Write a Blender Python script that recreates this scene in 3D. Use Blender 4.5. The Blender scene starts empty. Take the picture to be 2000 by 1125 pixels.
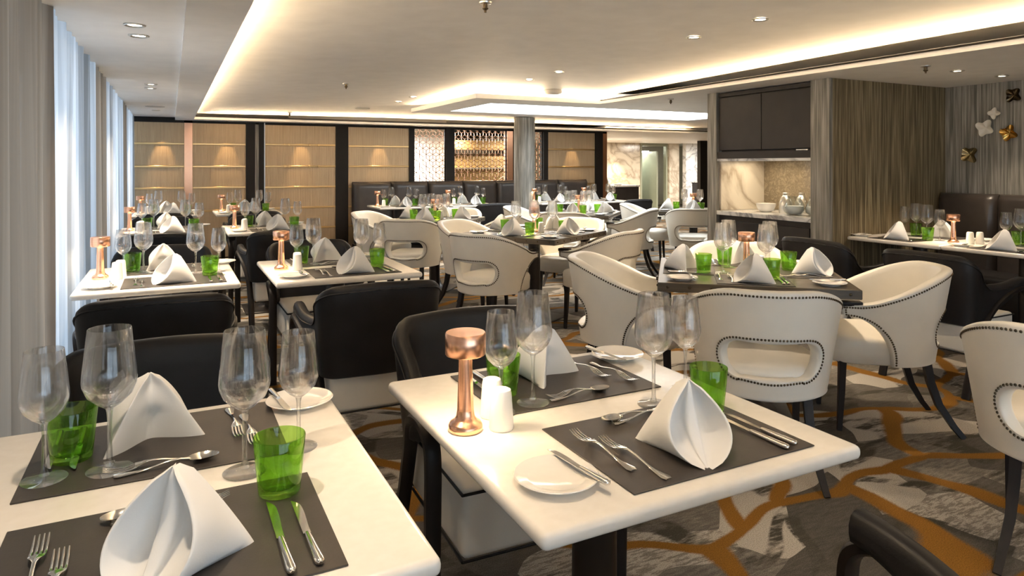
import bpy, bmesh, math, random
from mathutils import Vector, Matrix
PI = math.pi
sin, cos = math.sin, math.cos
random.seed(7)
SC = bpy.context.scene
COL = SC.collection

# ------------------------------------------------------------ camera, sky, exposure
F_PX, HORIZON, EYE = 1317.0, 323.0, 1.33
YAW = math.atan(667.0 / F_PX)
cd = bpy.data.cameras.new('camera'); cam = bpy.data.objects.new('camera', cd); COL.objects.link(cam)
cd.sensor_fit = 'HORIZONTAL'; cd.sensor_width = 36.0; cd.lens = F_PX * 36.0 / 2000.0
cd.shift_y = -(562.5 - HORIZON) / 2000.0
cd.clip_start = 0.05; cd.clip_end = 200
cam.location = (0, 0, EYE); cam.rotation_euler = (PI / 2, 0, -YAW)
SC.camera = cam
w = bpy.data.worlds.new('sky'); SC.world = w; w.use_nodes = True
bg = w.node_tree.nodes['Background']; bg.inputs[0].default_value = (0.74, 0.86, 1.0, 1); bg.inputs[1].default_value = 1.65
SC.view_settings.view_transform = 'Standard'; SC.view_settings.look = 'None'
SC.view_settings.gamma = 1; SC.view_settings.exposure = 1.45
SC.view_settings.use_curve_mapping = False
cy = SC.cycles
cy.max_bounces = 10; cy.diffuse_bounces = 5; cy.glossy_bounces = 5; cy.transmission_bounces = 8
cy.transparent_max_bounces = 24; cy.caustics_reflective = False; cy.caustics_refractive = False
cy.sample_clamp_indirect = 6.0
cy.use_denoising = True

WARM = (1.0, 0.76, 0.50)
def light(name, kind, loc, energy, color=WARM, rot=(0, 0, 0), **kw):
    d = bpy.data.lights.new(name, kind); d.energy = energy; d.color = color
    for k, v in kw.items(): setattr(d, k, v)
    o = bpy.data.objects.new(name, d); COL.objects.link(o); o.location = loc; o.rotation_euler = rot
    return o

# ------------------------------------------------------------ materials
MATS = {}
def nodes_of(name):
    m = bpy.data.materials.new(name); m.use_nodes = True; MATS[name] = m
    nt = m.node_tree
    return m, nt, nt.nodes['Principled BSDF'], nt.nodes['Material Output']
def N(nt, t, **kw):
    n = nt.nodes.new(t)
    for k, v in kw.items():
        if k in n.inputs: n.inputs[k].default_value = v
        else: setattr(n, k, v)
    return n
def coords(nt, scale=(1, 1, 1), obj=True):
    tc = N(nt, 'ShaderNodeTexCoord'); mp = N(nt, 'ShaderNodeMapping'); mp.inputs['Scale'].default_value = scale
    nt.links.new(tc.outputs['Object' if obj else 'Generated'], mp.inputs[0]); return mp.outputs[0]
def ramp(nt, src, stops, interp='LINEAR'):
    r = N(nt, 'ShaderNodeValToRGB'); r.color_ramp.interpolation = interp
    e = r.color_ramp.elements
    while len(e) < len(stops): e.new(0.5)
    for el, (p, c) in zip(e, stops):
        el.position = p; el.color = (c[0], c[1], c[2], 1)
    nt.links.new(src, r.inputs[0]); return r.outputs[0]
def mat(name, col, rough=0.5, metal=0.0, col2=None, scale=(6, 6, 6), detail=4.0, bump=0.0, bscale=None, aniso=0.0, coat=0.0, spec=None):
    m, nt, b, out = nodes_of(name)
    b.inputs['Roughness'].default_value = rough; b.inputs['Metallic'].default_value = metal
    if aniso: b.inputs['Anisotropic'].default_value = aniso
    if coat: b.inputs['Coat Weight'].default_value = coat; b.inputs['Coat Roughness'].default_value = 0.1
    if spec is not None: b.inputs['Specular IOR Level'].default_value = spec
    col2 = col2 or tuple(c * 0.93 for c in col)
    t = N(nt, 'ShaderNodeTexNoise', Detail=detail); t.inputs['Scale'].default_value = 1.0
    nt.links.new(coords(nt, scale), t.inputs['Vector'])
    nt.links.new(ramp(nt, t.outputs[0], [(0.3, col2), (0.7, col)]), b.inputs['Base Color'])
    if bump:
        t2 = t
        if bscale:
            t2 = N(nt, 'ShaderNodeTexNoise', Detail=3.0); t2.inputs['Scale'].default_value = 1.0
            nt.links.new(coords(nt, bscale), t2.inputs['Vector'])
        bp = N(nt, 'ShaderNodeBump', Strength=bump, Distance=0.002); nt.links.new(t2.outputs[0], bp.inputs['Height'])
        nt.links.new(bp.outputs[0], b.inputs['Normal'])
    return m
def thin(name, tint, ior, rough=0.0, extra=0.0):
    m, nt, b, out = nodes_of(name); nt.nodes.remove(b)
    tr = N(nt, 'ShaderNodeBsdfTransparent')
    gl = N(nt, 'ShaderNodeBsdfGlossy', Roughness=rough)
    lw = N(nt, 'ShaderNodeLayerWeight', Blend=0.5)
    nt.links.new(ramp(nt, lw.outputs['Facing'], [(0.0, tint), (0.72, tuple(c * 0.97 for c in tint)), (0.97, tuple(c ** 1.3 * 0.62 for c in tint))]), tr.inputs[0])
    pw = N(nt, 'ShaderNodeMath', operation='POWER'); nt.links.new(lw.outputs['Facing'], pw.inputs[0]); pw.inputs[1].default_value = 4.0
    f0 = ((ior - 1) / (ior + 1)) ** 2
    fr = N(nt, 'ShaderNodeMath', operation='MULTIPLY_ADD'); nt.links.new(pw.outputs[0], fr.inputs[0]); fr.inputs[1].default_value = 0.8; fr.inputs[2].default_value = f0
    mx = N(nt, 'ShaderNodeMixShader')
    nt.links.new(fr.outputs[0], mx.inputs[0]); nt.links.new(tr.outputs[0], mx.inputs[1]); nt.links.new(gl.outputs[0], mx.inputs[2])
    last = mx
    if extra:
        gs = N(nt, 'ShaderNodeBsdfGlass', IOR=1.45, Roughness=0.02); gs.inputs[0].default_value = tint + (1,)
        m2 = N(nt, 'ShaderNodeMixShader', Fac=extra); nt.links.new(mx.outputs[0], m2.inputs[1]); nt.links.new(gs.outputs[0], m2.inputs[2]); last = m2
    nt.links.new(last.outputs[0], out.inputs[0]); return m
def emit(name, col, strength):
    m, nt, b, out = nodes_of(name)
    b.inputs['Base Color'].default_value = col + (1,); b.inputs['Emission Color'].default_value = col + (1,); b.inputs['Emission Strength'].default_value = strength
    return m
def sheer(name, col, open_=0.3, dark=0.42):
    m, nt, b, out = nodes_of(name); nt.nodes.remove(b)
    t = N(nt, 'ShaderNodeTexNoise', Detail=2.0); t.inputs['Scale'].default_value = 1.0; nt.links.new(coords(nt, (1, 7.5, 0.22)), t.inputs['Vector'])
    t2 = N(nt, 'ShaderNodeTexNoise', Detail=3.0); t2.inputs['Scale'].default_value = 1.0; nt.links.new(coords(nt, (3, 60, 0.6)), t2.inputs['Vector'])
    ma = N(nt, 'ShaderNodeMath', operation='MULTIPLY_ADD'); nt.links.new(t2.outputs[0], ma.inputs[0]); ma.inputs[1].default_value = 0.25; nt.links.new(t.outputs[0], ma.inputs[2])
    c = ramp(nt, ma.outputs[0], [(0.50, tuple(x * dark * k for x, k in zip(col, (1.0, 0.97, 0.93)))), (0.62, tuple(x * (0.5 + dark / 2) for x in col)), (0.78, col)])  # darker bands paint in pleat shade as well as doubled fabric
    tr = N(nt, 'ShaderNodeBsdfTransparent'); tl = N(nt, 'ShaderNodeBsdfTranslucent'); df = N(nt, 'ShaderNodeBsdfDiffuse')
    nt.links.new(c, tl.inputs[0]); nt.links.new(c, df.inputs[0])
    a = N(nt, 'ShaderNodeMixShader', Fac=0.5); nt.links.new(tl.outputs[0], a.inputs[1]); nt.links.new(df.outputs[0], a.inputs[2])
    q = N(nt, 'ShaderNodeMixShader', Fac=1 - open_); nt.links.new(tr.outputs[0], q.inputs[1]); nt.links.new(a.outputs[0], q.inputs[2])
    nt.links.new(q.outputs[0], out.inputs[0]); return m

M_ceil = mat('ceiling_paint', (0.90, 0.885, 0.86), 0.5, spec=0.35)
M_wallp = mat('plain_wall_paint', (0.62, 0.57, 0.48), 0.7)
M_white = mat('white_leather', (0.80, 0.76, 0.68), 0.38, bump=0.12, bscale=(160, 160, 160))
M_black = mat('black_leather', (0.020, 0.019, 0.020), 0.42, col2=(0.012, 0.011, 0.011), bump=0.15, bscale=(220, 220, 220), spec=0.25)
M_wood = mat('dark_stained_wood', (0.018, 0.013, 0.011), 0.45, col2=(0.010, 0.008, 0.007), scale=(30, 30, 4), spec=0.25)
M_quartz = mat('white_quartz', (0.79, 0.755, 0.70), 0.22, col2=(0.75, 0.71, 0.65), scale=(40, 40, 40))
M_darktop = mat('dark_oak_top', (0.115, 0.092, 0.066), 0.33, col2=(0.06, 0.05, 0.037), scale=(3, 45, 45))
M_rivet = mat('aged_bronze', (0.11, 0.082, 0.05), 0.4, 0.9)
M_metal = mat('dark_metal', (0.045, 0.04, 0.037), 0.35, 0.6)
M_place = mat('placemat_leather', (0.050, 0.042, 0.036), 0.5, col2=(0.034, 0.029, 0.026), scale=(14, 14, 14), bump=0.1, bscale=(200, 200, 200))
M_nap = mat('white_linen', (0.80, 0.79, 0.77), 0.9, col2=(0.77, 0.76, 0.74), bump=0.08, bscale=(400, 400, 400), spec=0.1)
M_china = mat('white_china', (0.84, 0.81, 0.76), 0.12, coat=0.3)
M_silver = mat('polished_silver', (0.86, 0.83, 0.78), 0.12, 1.0)
M_copper = mat('brushed_copper', (0.93, 0.52, 0.34), 0.27, 1.0, col2=(0.86, 0.45, 0.28), scale=(3, 3, 160), aniso=0.5)
M_copperflat = mat('copper_sheet', (0.62, 0.33, 0.20), 0.22, 1.0, scale=(8, 8, 1.2))
M_brass = mat('brushed_brass', (0.72, 0.50, 0.24), 0.3, 1.0, scale=(2, 60, 60))
M_glass = thin('clear_wine_glass', (0.985, 0.985, 0.985), 1.52, extra=0.3)
M_stem = thin('clear_glass_stem', (0.97, 0.975, 0.975), 1.5, extra=0.3)
M_green = thin('green_glass', (0.66, 0.86, 0.40), 1.5, extra=0.15)
M_jug = thin('clear_jug_glass', (0.9, 0.92, 0.92), 1.5)
M_pane = thin('window_glass', (0.93, 0.96, 0.97), 1.35)
M_glow = emit('lamp_diffuser', (1.0, 0.80, 0.52), 18.0)
M_down = emit('downlight_lens', (1.0, 0.88, 0.70), 14.0)
M_sky = emit('skylight_panel', (0.92, 0.97, 1.0), 3.2)
M_darkpan = mat('charcoal_cabinet', (0.036, 0.032, 0.031), 0.45, col2=(0.028, 0.025, 0.024), spec=0.25)
M_black2 = mat('black_frame', (0.014, 0.011, 0.009), 0.45, spec=0.2)
M_sheerw = sheer('sheer_white', (0.66, 0.69, 0.735), 0.04)
M_sheert = sheer('sheer_taupe', (0.34, 0.265, 0.20), 0.02, 0.6)
M_red = mat('red_plastic', (0.5, 0.03, 0.04), 0.4)
M_steel = mat('brushed_steel', (0.62, 0.60, 0.56), 0.3, 1.0)
M_greydoor = mat('grey_green_paint', (0.30, 0.32, 0.24), 0.5)
M_plastic = mat('grey_plastic', (0.55, 0.54, 0.52), 0.5)

def streak(name, c1, c2, c3, rough=0.55):
    m, nt, b, out = nodes_of(name); b.inputs['Roughness'].default_value = rough
    t = N(nt, 'ShaderNodeTexNoise', Detail=5.0); t.inputs['Scale'].default_value = 1.0; nt.links.new(coords(nt, (70, 70, 2.2)), t.inputs['Vector'])
    c = ramp(nt, t.outputs[0], [(0.34, c1), (0.5, c2), (0.68, c3)])
    nt.links.new(c, b.inputs['Base Color'])
    bp = N(nt, 'ShaderNodeBump', Strength=0.25, Distance=0.003); nt.links.new(t.outputs[0], bp.inputs['Height']); nt.links.new(bp.outputs[0], b.inputs['Normal'])
    return m
M_olive = streak('olive_streaked_wallpaper', (0.085, 0.062, 0.030), (0.17, 0.13, 0.072), (0.33, 0.275, 0.17))
M_greyst = streak('grey_streaked_wallpaper', (0.12, 0.115, 0.10), (0.225, 0.215, 0.19), (0.39, 0.37, 0.335))

def ribbed():
    m, nt, b, out = nodes_of('bronze_ribbed_fabric'); b.inputs['Roughness'].default_value = 0.42; b.inputs['Metallic'].default_value = 0.55
    wv = N(nt, 'ShaderNodeTexWave', Scale=18.0, Distortion=0.3); wv.bands_direction = 'X'; nt.links.new(coords(nt), wv.inputs['Vector'])
    nz = N(nt, 'ShaderNodeTexNoise', Scale=1.0, Detail=3.0); nt.links.new(coords(nt, (60, 1, 3)), nz.inputs['Vector'])
    mx = N(nt, 'ShaderNodeMath', operation='ADD'); nt.links.new(wv.outputs['Fac'], mx.inputs[0]); nt.links.new(nz.outputs[0], mx.inputs[1])
    c = ramp(nt, mx.outputs[0], [(0.25, (0.27, 0.18, 0.10)), (0.9, (0.52, 0.385, 0.24))]); nt.links.new(c, b.inputs['Base Color'])
    bp = N(nt, 'ShaderNodeBump', Strength=0.35, Distance=0.004); nt.links.new(wv.outputs['Fac'], bp.inputs['Height']); nt.links.new(bp.outputs[0], b.inputs['Normal'])
    return m
M_rib = ribbed()
def marble(name, base, vein, scale=1.2, width=0.06):
    m, nt, b, out = nodes_of(name); b.inputs['Roughness'].default_value = 0.15
    v = coords(nt, (scale,) * 3)
    n1 = N(nt, 'ShaderNodeTexNoise', Scale=1.6, Detail=8.0, Distortion=1.6); nt.links.new(v, n1.inputs['Vector'])
    s = N(nt, 'ShaderNodeMath', operation='SUBTRACT'); nt.links.new(n1.outputs[0], s.inputs[0]); s.inputs[1].default_value = 0.5
    a = N(nt, 'ShaderNodeMath', operation='ABSOLUTE'); nt.links.new(s.outputs[0], a.inputs[0])
    mid = tuple((x + y) / 2 for x, y in zip(base, vein))
    c = ramp(nt, a.outputs[0], [(0.0, vein), (width * 0.35, mid), (width, base)]); nt.links.new(c, b.inputs['Base Color'])
    return m
M_marble = marble('cream_marble', (0.70, 0.63, 0.52), (0.40, 0.33, 0.25), 0.8, 0.12)
M_marblew = marble('white_grey_marble', (0.74, 0.74, 0.73), (0.30, 0.30, 0.31))
M_antique = marble('antique_mirror_marble', (0.33, 0.27, 0.18), (0.19, 0.15, 0.10), 9.0, 0.2)

def carpet():
    m, nt, b, out = nodes_of('patterned_carpet'); b.inputs['Roughness'].default_value = 0.95; b.inputs['Specular IOR Level'].default_value = 0.1
    L = nt.links.new
    v = coords(nt)
    nz = N(nt, 'ShaderNodeTexNoise', Scale=1.1, Detail=2.0); L(v, nz.inputs['Vector'])
    sub = N(nt, 'ShaderNodeVectorMath', operation='SUBTRACT'); L(nz.outputs['Color'], sub.inputs[0]); sub.inputs[1].default_value = (0.5, 0.5, 0.5)
    sc = N(nt, 'ShaderNodeVectorMath', operation='SCALE'); L(sub.outputs[0], sc.inputs[0]); sc.inputs['Scale'].default_value = 0.7
    ad = N(nt, 'ShaderNodeVectorMath', operation='ADD'); L(v, ad.inputs[0]); L(sc.outputs[0], ad.inputs[1])
    mp = N(nt, 'ShaderNodeMapping'); mp.inputs['Scale'].default_value = (0.9, 1.5, 1); mp.inputs['Rotation'].default_value = (0, 0, 0.75); L(ad.outputs[0], mp.inputs[0])
    def edge(scale, w0, w1, off, brk=False):
        o = N(nt, 'ShaderNodeVectorMath', operation='ADD'); L(mp.outputs[0], o.inputs[0]); o.inputs[1].default_value = off
        e = N(nt, 'ShaderNodeTexVoronoi', Scale=scale); e.feature = 'DISTANCE_TO_EDGE'; e.voronoi_dimensions = '2D'; L(o.outputs[0], e.inputs['Vector'])
        fz = N(nt, 'ShaderNodeTexNoise', Scale=160.0, Detail=2.0); L(v, fz.inputs['Vector'])
        mm = N(nt, 'ShaderNodeMath', operation='MULTIPLY_ADD'); L(fz.outputs[0], mm.inputs[0]); mm.inputs[1].default_value = 0.03; L(e.outputs['Distance'], mm.inputs[2])
        r1 = ramp(nt, mm.outputs[0], [(w0, (1, 1, 1)), (w1, (0, 0, 0))])
        if not brk: return r1
        bz = N(nt, 'ShaderNodeTexNoise', Scale=1.0, Detail=5.0, Roughness=0.75); L(coords(nt, (2.2, 9, 1)), bz.inputs['Vector'])
        r2 = ramp(nt, bz.outputs[0], [(0.43, (0, 0, 0)), (0.56, (1, 1, 1))])
        mu = N(nt, 'ShaderNodeMath', operation='MULTIPLY'); L(r1, mu.inputs[0]); L(r2, mu.inputs[1]); return mu.outputs[0]
    cell = N(nt, 'ShaderNodeTexVoronoi', Scale=2.3); cell.voronoi_dimensions = '2D'; L(mp.outputs[0], cell.inputs['Vector'])
    sepc = N(nt, 'ShaderNodeSeparateColor'); L(cell.outputs['Color'], sepc.inputs[0])
    fib = N(nt, 'ShaderNodeTexNoise', Scale=1.0, Detail=5.0, Roughness=0.7); L(coords(nt, (14, 70, 1)), fib.inputs['Vector'])
    fm = N(nt, 'ShaderNodeMath', operation='MULTIPLY_ADD'); L(fib.outputs[0], fm.inputs[0]); fm.inputs[1].default_value = 0.8; L(sepc.outputs[0], fm.inputs[2])
    g = ramp(nt, fm.outputs[0], [(0.35, (0.075, 0.068, 0.058)), (0.75, (0.135, 0.122, 0.105)), (1.0, (0.26, 0.235, 0.20)), (1.35, (0.42, 0.385, 0.335))])
    def over(base, col, maskout):
        mx = N(nt, 'ShaderNodeMix'); mx.data_type = 'RGBA'; L(maskout, mx.inputs['Factor']); L(base, mx.inputs[6]); mx.inputs[7].default_value = col + (1,); return mx.outputs[2]
    c = over(g, (0.062, 0.056, 0.044), edge(1.9, 0.085, 0.115, (3.3, 1.7, 0), True))
    c = over(c, (0.23, 0.108, 0.019), edge(1.25, 0.055, 0.076, (0.45, 0.2, 0)))
    fb = N(nt, 'ShaderNodeTexNoise', Scale=260.0, Detail=2.0); L(v, fb.inputs['Vector'])
    mul = N(nt, 'ShaderNodeMix'); mul.data_type = 'RGBA'; mul.blend_type = 'MULTIPLY'; mul.inputs['Factor'].default_value = 0.85
    L(c, mul.inputs[6]); L(ramp(nt, fb.outputs[0], [(0.3, (0.55, 0.55, 0.55)), (0.65, (1.25, 1.25, 1.25))]), mul.inputs[7])
    L(mul.outputs[2], b.inputs['Base Color'])
    bp = N(nt, 'ShaderNodeBump', Strength=0.5, Distance=0.004); L(fb.outputs[0], bp.inputs['Height']); L(bp.outputs[0], b.inputs['Normal'])
    return m
M_carpet = carpet()

# ------------------------------------------------------------ mesh building
class MB:
    def __init__(s): s.v = []; s.f = []
    def add(s, vs, fs):
        o = len(s.v); s.v += [tuple(p) for p in vs]; s.f += [tuple(i + o for i in f) for f in fs]; return s
    def box(s, x0, x1, y0, y1, z0, z1, b=0.0, seg=2):
        c = [(x, y, z) for z in (z0, z1) for y in (y0, y1) for x in (x0, x1)]
        q = [(0, 2, 3, 1), (4, 5, 7, 6), (0, 1, 5, 4), (2, 6, 7, 3), (0, 4, 6, 2), (1, 3, 7, 5)]
        if not b: return s.add(c, q)
        bm = bmesh.new(); vs = [bm.verts.new(p) for p in c]
        for f in q: bm.faces.new([vs[i] for i in f])
        bmesh.ops.bevel(bm, geom=bm.edges[:], offset=b, segments=seg, profile=0.5, affect='EDGES')
        bm.verts.index_update(); s.add([v.co[:] for v in bm.verts], [[v.index for v in f.verts] for f in bm.faces]); bm.free(); return s
    def grid(s, P, cu=False, cv=False, cap0=False, cap1=False):
        R, C = len(P), len(P[0]); fs = []
        for i in range(R if cu else R - 1):
            for j in range(C if cv else C - 1):
                fs.append((i * C + j, i * C + (j + 1) % C, ((i + 1) % R) * C + (j + 1) % C, ((i + 1) % R) * C + j))
        if cap0: fs.append(tuple(range(C))[::-1])
        if cap1: fs.append(tuple((R - 1) * C + j for j in range(C)))
        return s.add([p for r in P for p in r], fs)
    def lathe(s, prof, n=24, sq=None):
        P = []
        for r, z in prof:
            r = max(r, 1e-5)
            P.append([(r * cos(2 * PI * k / n) * (sq(k, z) if sq else 1), r * sin(2 * PI * k / n) * (sq(k, z) if sq else 1), z) for k in range(n)])
        return s.grid(P, cv=True)
    def tube(s, path, rx, rz=None, n=8, up=(0, 0, 1), closed=False, power=1.0):
        path = [Vector(p) for p in path]; L = len(path); P = []
        for i, p in enumerate(path):
            t = (path[(i + 1) % L] - path[i - 1]) if closed else (path[min(i + 1, L - 1)] - path[max(i - 1, 0)])
            t.normalize(); u = Vector(up); side = t.cross(u)
            if side.length < 1e-4: side = t.cross(Vector((1, 0, 0)))
            side.normalize(); nn = side.cross(t)
            a = rx[i] if isinstance(rx, (list, tuple)) else rx
            bb = a if rz is None else (rz[i] if isinstance(rz, (list, tuple)) else rz)
            row = []
            for k in range(n):
                c_, s_ = cos(2 * PI * k / n + PI / n), sin(2 * PI * k / n + PI / n)
                if power != 1.0: c_ = math.copysign(abs(c_) ** power, c_); s_ = math.copysign(abs(s_) ** power, s_)
                row.append(p + side * a * c_ + nn * bb * s_)
            P.append(row)
        return s.grid(P, cu=closed, cv=True, cap0=not closed, cap1=not closed)
    def xf(s, m):
        s.v = [tuple(m @ Vector(p)) for p in s.v]; return s
    def mesh(s, name, m, ang=40, merge=0.0):
        bm = bmesh.new(); vs = [bm.verts.new(p) for p in s.v]
        for f in s.f:
            try: bm.faces.new([vs[i] for i in f])
            except ValueError: pass
        if merge: bmesh.ops.remove_doubles(bm, verts=bm.verts, dist=merge)
        bmesh.ops.recalc_face_normals(bm, faces=bm.faces[:])
        me = bpy.data.meshes.new(name); bm.to_mesh(me); bm.free(); me.materials.append(m)
        me.shade_smooth()
        try: me.set_sharp_from_angle(angle=math.radians(ang))
        except Exception: pass
        return me
    def obj(s, name, m, parent=None, ang=40, link=True, merge=0.0, label=None):
        o = bpy.data.objects.new(name, s.mesh(name, m, ang, merge))
        if link: COL.objects.link(o)
        if parent: o.parent = parent
        if label: o['label'] = label
        return o

def tag(o, label=None, cat=None, group=None, kind=None):
    if label: o['label'] = label
    if cat: o['category'] = cat
    if group: o['group'] = group
    if kind: o['kind'] = kind
    return o
def empty(name, loc=(0, 0, 0), rz=0.0, link=True):
    o = bpy.data.objects.new(name, None); o.empty_display_size = 0.05
    if link: COL.objects.link(o)
    o.location = loc; o.rotation_euler = (0, 0, rz); return o
def struct(mb, name, m, ang=30): return tag(mb.obj(name, m, ang=ang), kind='structure')
PROTO = {}
def proto(key, root, cat, group):
    PROTO[key] = (root, cat, group)
KIDS = {}
def place(key, loc, rz, label, group=None, tilt=None):
    root, cat, grp = PROTO[key]
    c = root.copy(); COL.objects.link(c); c.location = loc; c.rotation_euler = (tilt or 0, 0, rz)
    tag(c, label, cat, group or grp)
    for ch in KIDS.get(root.name, []):
        d = ch.copy(); COL.objects.link(d); d.parent = c
        for g in KIDS.get(ch.name, []):
            e = g.copy(); COL.objects.link(e); e.parent = d
    return c
def part(mb, name, m, root, ang=40, merge=0.0):
    o = mb.obj(name, m, root, ang, link=False, merge=merge); KIDS.setdefault(root.name, []).append(o); return o
def cr(pts, n, closed=True):
    L = len(pts); out = []
    for i in range(L if closed else L - 1):
        p = [Vector(pts[(i + k) % L]) if closed else Vector(pts[max(0, min(L - 1, i + k))]) for k in (-1, 0, 1, 2)]
        for j in range(n):
            t = j / n
            out.append(0.5 * ((2 * p[1]) + (p[2] - p[0]) * t + (2 * p[0] - 5 * p[1] + 4 * p[2] - p[3]) * t * t + (3 * p[1] - p[0] - 3 * p[2] + p[3]) * t ** 3))
    if not closed: out.append(Vector(pts[-1]))
    return out
def resample(pts, n):
    pts = [Vector(p) for p in pts]; d = [0.0]
    for a, b in zip(pts, pts[1:]): d.append(d[-1] + (b - a).length)
    out = []; j = 0
    for i in range(n):
        t = d[-1] * i / (n - 1)
        while j < len(d) - 2 and d[j + 1] < t: j += 1
        k = (t - d[j]) / max(1e-9, d[j + 1] - d[j]); out.append(pts[j].lerp(pts[j + 1], min(1, k)))
    return out
def lerp(a, b, t): return a + (b - a) * t
def smooth(a, b, x):
    t = max(0.0, min(1.0, (x - a) / (b - a))); return t * t * (3 - 2 * t)

# ------------------------------------------------------------ ROOM
Y0, YW, XL, XR = -3.0, 10.5, -0.78, 6.32
ZL, ZR = 1.96, 2.04
struct(MB().box(-1.2, 16.5, Y0 - 0.2, 18.5, -0.1, 0.0), 'floor', M_carpet)
struct(MB().box(-1.2, 16.5, Y0 - 0.2, 18.5, 2.32, 2.42), 'ceiling', M_ceil)
fw = struct(MB().box(-1.0, XR + 0.2, Y0 - 0.15, Y0, 0, 0.25).box(-1.0, XR + 0.2, Y0 - 0.15, Y0, 1.98, 2.32).box(-1.0, -0.6, Y0 - 0.15, Y0, 0.25, 1.98).box(3.267, XR + 0.2, Y0 - 0.15, Y0, 0.25, 1.98), 'wall_front', M_wallp)
for i in range(2):
    a = -0.6 + i * 5.8 / 3; b = a + 5.8 / 3
    fr = struct(MB().box(a, a + 0.06, Y0 - 0.1, Y0 - 0.03, 0.25, 1.98).box(b - 0.06, b, Y0 - 0.1, Y0 - 0.03, 0.25, 1.98).box(a + .06, b - .06, Y0 - 0.1, Y0 - 0.03, 0.25, 0.31).box(a + .06, b - .06, Y0 - 0.1, Y0 - 0.03, 1.92, 1.98), 'window_%d' % (i + 11), M_black2)
    MB().box(a + 0.06, b - 0.06, Y0 - 0.07, Y0 - 0.06, 0.31, 1.92).obj('pane', M_pane, fr)
struct(MB().box(XR, XR + 0.12, Y0, 5.1, 0, 2.32), 'wall_right', M_greyst)
struct(MB().box(4.80, XR, 3.71, 3.83, 0, 2.10), 'wall_alcove', M_olive)
struct(MB().box(6.3, 16.5, 5.11, 5.2, 0, 2.32), 'wall_side', M_wallp)
struct(MB().box(16.3, 16.5, 5.2, 18.3, 0, 2.32), 'wall_end', M_wallp)
struct(MB().box(-1.0, 16.5, 18.2, 18.4, 0, 2.32), 'wall_rear', M_wallp)
struct(MB().box(-1.0, -0.8, 10.5, 18.3, 0, 2.32).box(2.0, 5.19, 13.3, 13.4, 0, 2.32), 'wall_lounge', M_wallp)

# left window wall: sill, head, mullions and panes
struct(MB().box(-0.9, XL, Y0, 10.6, 1.98, 2.32).box(-0.9, XL, Y0, 10.6, 0.0, 0.12), 'wall_left', M_wallp)
nw = 7; span = (10.6 - Y0) / nw
for i in range(nw):
    a, b = Y0 + i * span, Y0 + (i + 1) * span
    fr = struct(MB().box(-0.87, -0.80, a, a + 0.12, 0.12, 1.98).box(-0.87, -0.80, b - 0.12, b, 0.12, 1.98).box(-0.87, -0.80, a + .12, b - .12, 0.12, 0.18).box(-0.87, -0.80, a + .12, b - .12, 1.92, 1.98), 'window_%d' % (i + 1), M_black2)
    MB().box(-0.842, -0.832, a + 0.12, b - 0.12, 0.18, 1.92).obj('pane', M_pane, fr)

# curtains
def curtain(y0, y1, m, label, amp=0.028, wl=0.15, x0=-0.468, ph=0.0):
    P = []; n = int((y1 - y0) / 0.012)
    for j in range(11):
        z = 2.0 - j * 0.2 + (0.004 if j == 10 else 0); k = 1 - j / 10; row = []
        for i in range(n + 1):
            y = y0 + (y1 - y0) * i / n
            s_ = sin(2 * PI * y / wl + 1.3 * sin(y * 3.1 + ph) + ph) + 0.45 * sin(2 * PI * y / (wl * 2.3) + ph * 2 + (1 - k) * 0.8)
            row.append((x0 + amp * (0.8 + 0.3 * (1 - k)) * s_, y + 0.012 * sin(5 * (1 - k) + y * 9), z))
        P.append(row)
    tag(MB().grid(P).obj('sheer_curtain', m, ang=180), label, 'curtain', 'curtains along the window wall')
curtain(-1.2, 3.42, M_sheert, 'taupe sheer curtain nearest the camera at the left edge', wl=0.21, ph=0.4)
curtain(3.40, 5.30, M_sheerw, 'white sheer curtain beside the nearest curtain-side tables, right of the near taupe drape', ph=1.1)
curtain(5.28, 6.02, M_sheert, 'narrow taupe sheer curtain between two white sheers', wl=0.12, ph=2.0)
curtain(6.00, 8.10, M_sheerw, 'white sheer curtain just beyond the narrow taupe drape', ph=0.2)
curtain(8.08, 8.70, M_sheert, 'farthest taupe sheer curtain near the ribbed bronze wall', wl=0.12, ph=2.7)
curtain(8.68, 10.42, M_sheerw, 'farthest white sheer curtain touching the ribbed bronze wall', ph=0.9)

# soffits (lower ceilings)
struct(MB().box(-0.80, 0.056, Y0, YW, 2.0, 2.05), 'ceiling_left', M_ceil)
struct(MB().box(0.056, 0.285, Y0, YW, ZL, 2.03), 'trim_1', M_ceil)
far = struct(MB().box(0.285, 7.29, 10.16, YW, ZL, 2.0).box(7.29, 9.6, 10.16, 10.5, ZL, 2.0), 'trim_2', M_ceil)
struct(MB().box(7.15, 16.3, 10.3, 18.2, 1.985, 2.05), 'ceiling_rear', M_ceil)
struct(MB().box(4.43, 9.6, Y0, 6.5, ZR, 2.09), 'ceiling_right', M_ceil)
struct(MB().box(2.87, 3.27, 6.5, 8.65, ZR, 2.09).box(3.27, 9.6, 6.5, 7.0, ZR, 2.09).box(3.27, 9.6, 8.25, 8.65, ZR, 2.09).box(7.3, 9.6, 7.0, 8.25, ZR, 2.09), 'ceiling_island', M_ceil)
struct(MB().box(9.6, 16.3, 5.2, 10.3, 1.99, 2.05), 'ceiling_hall', M_ceil)
tag(MB().box(3.27, 7.3, 7.0, 8.25, 2.078, 2.088).obj('skylight_panel', M_sky), 'long bright white rectangular light panel in the lowered ceiling', 'skylight')
# black air slots in the lips
tag(MB().box(4.424, 4.436, Y0, 6.48, 2.073, 2.087).obj('air_slot', M_black2), 'long black linear air slot along the right ceiling step', 'air vent', 'linear air slots')
tag(MB().box(0.30, 9.6, 10.154, 10.166, 1.994, 2.014).obj('air_slot', M_black2), 'long black linear air slot above the rear wall panels', 'air vent', 'linear air slots')
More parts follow.
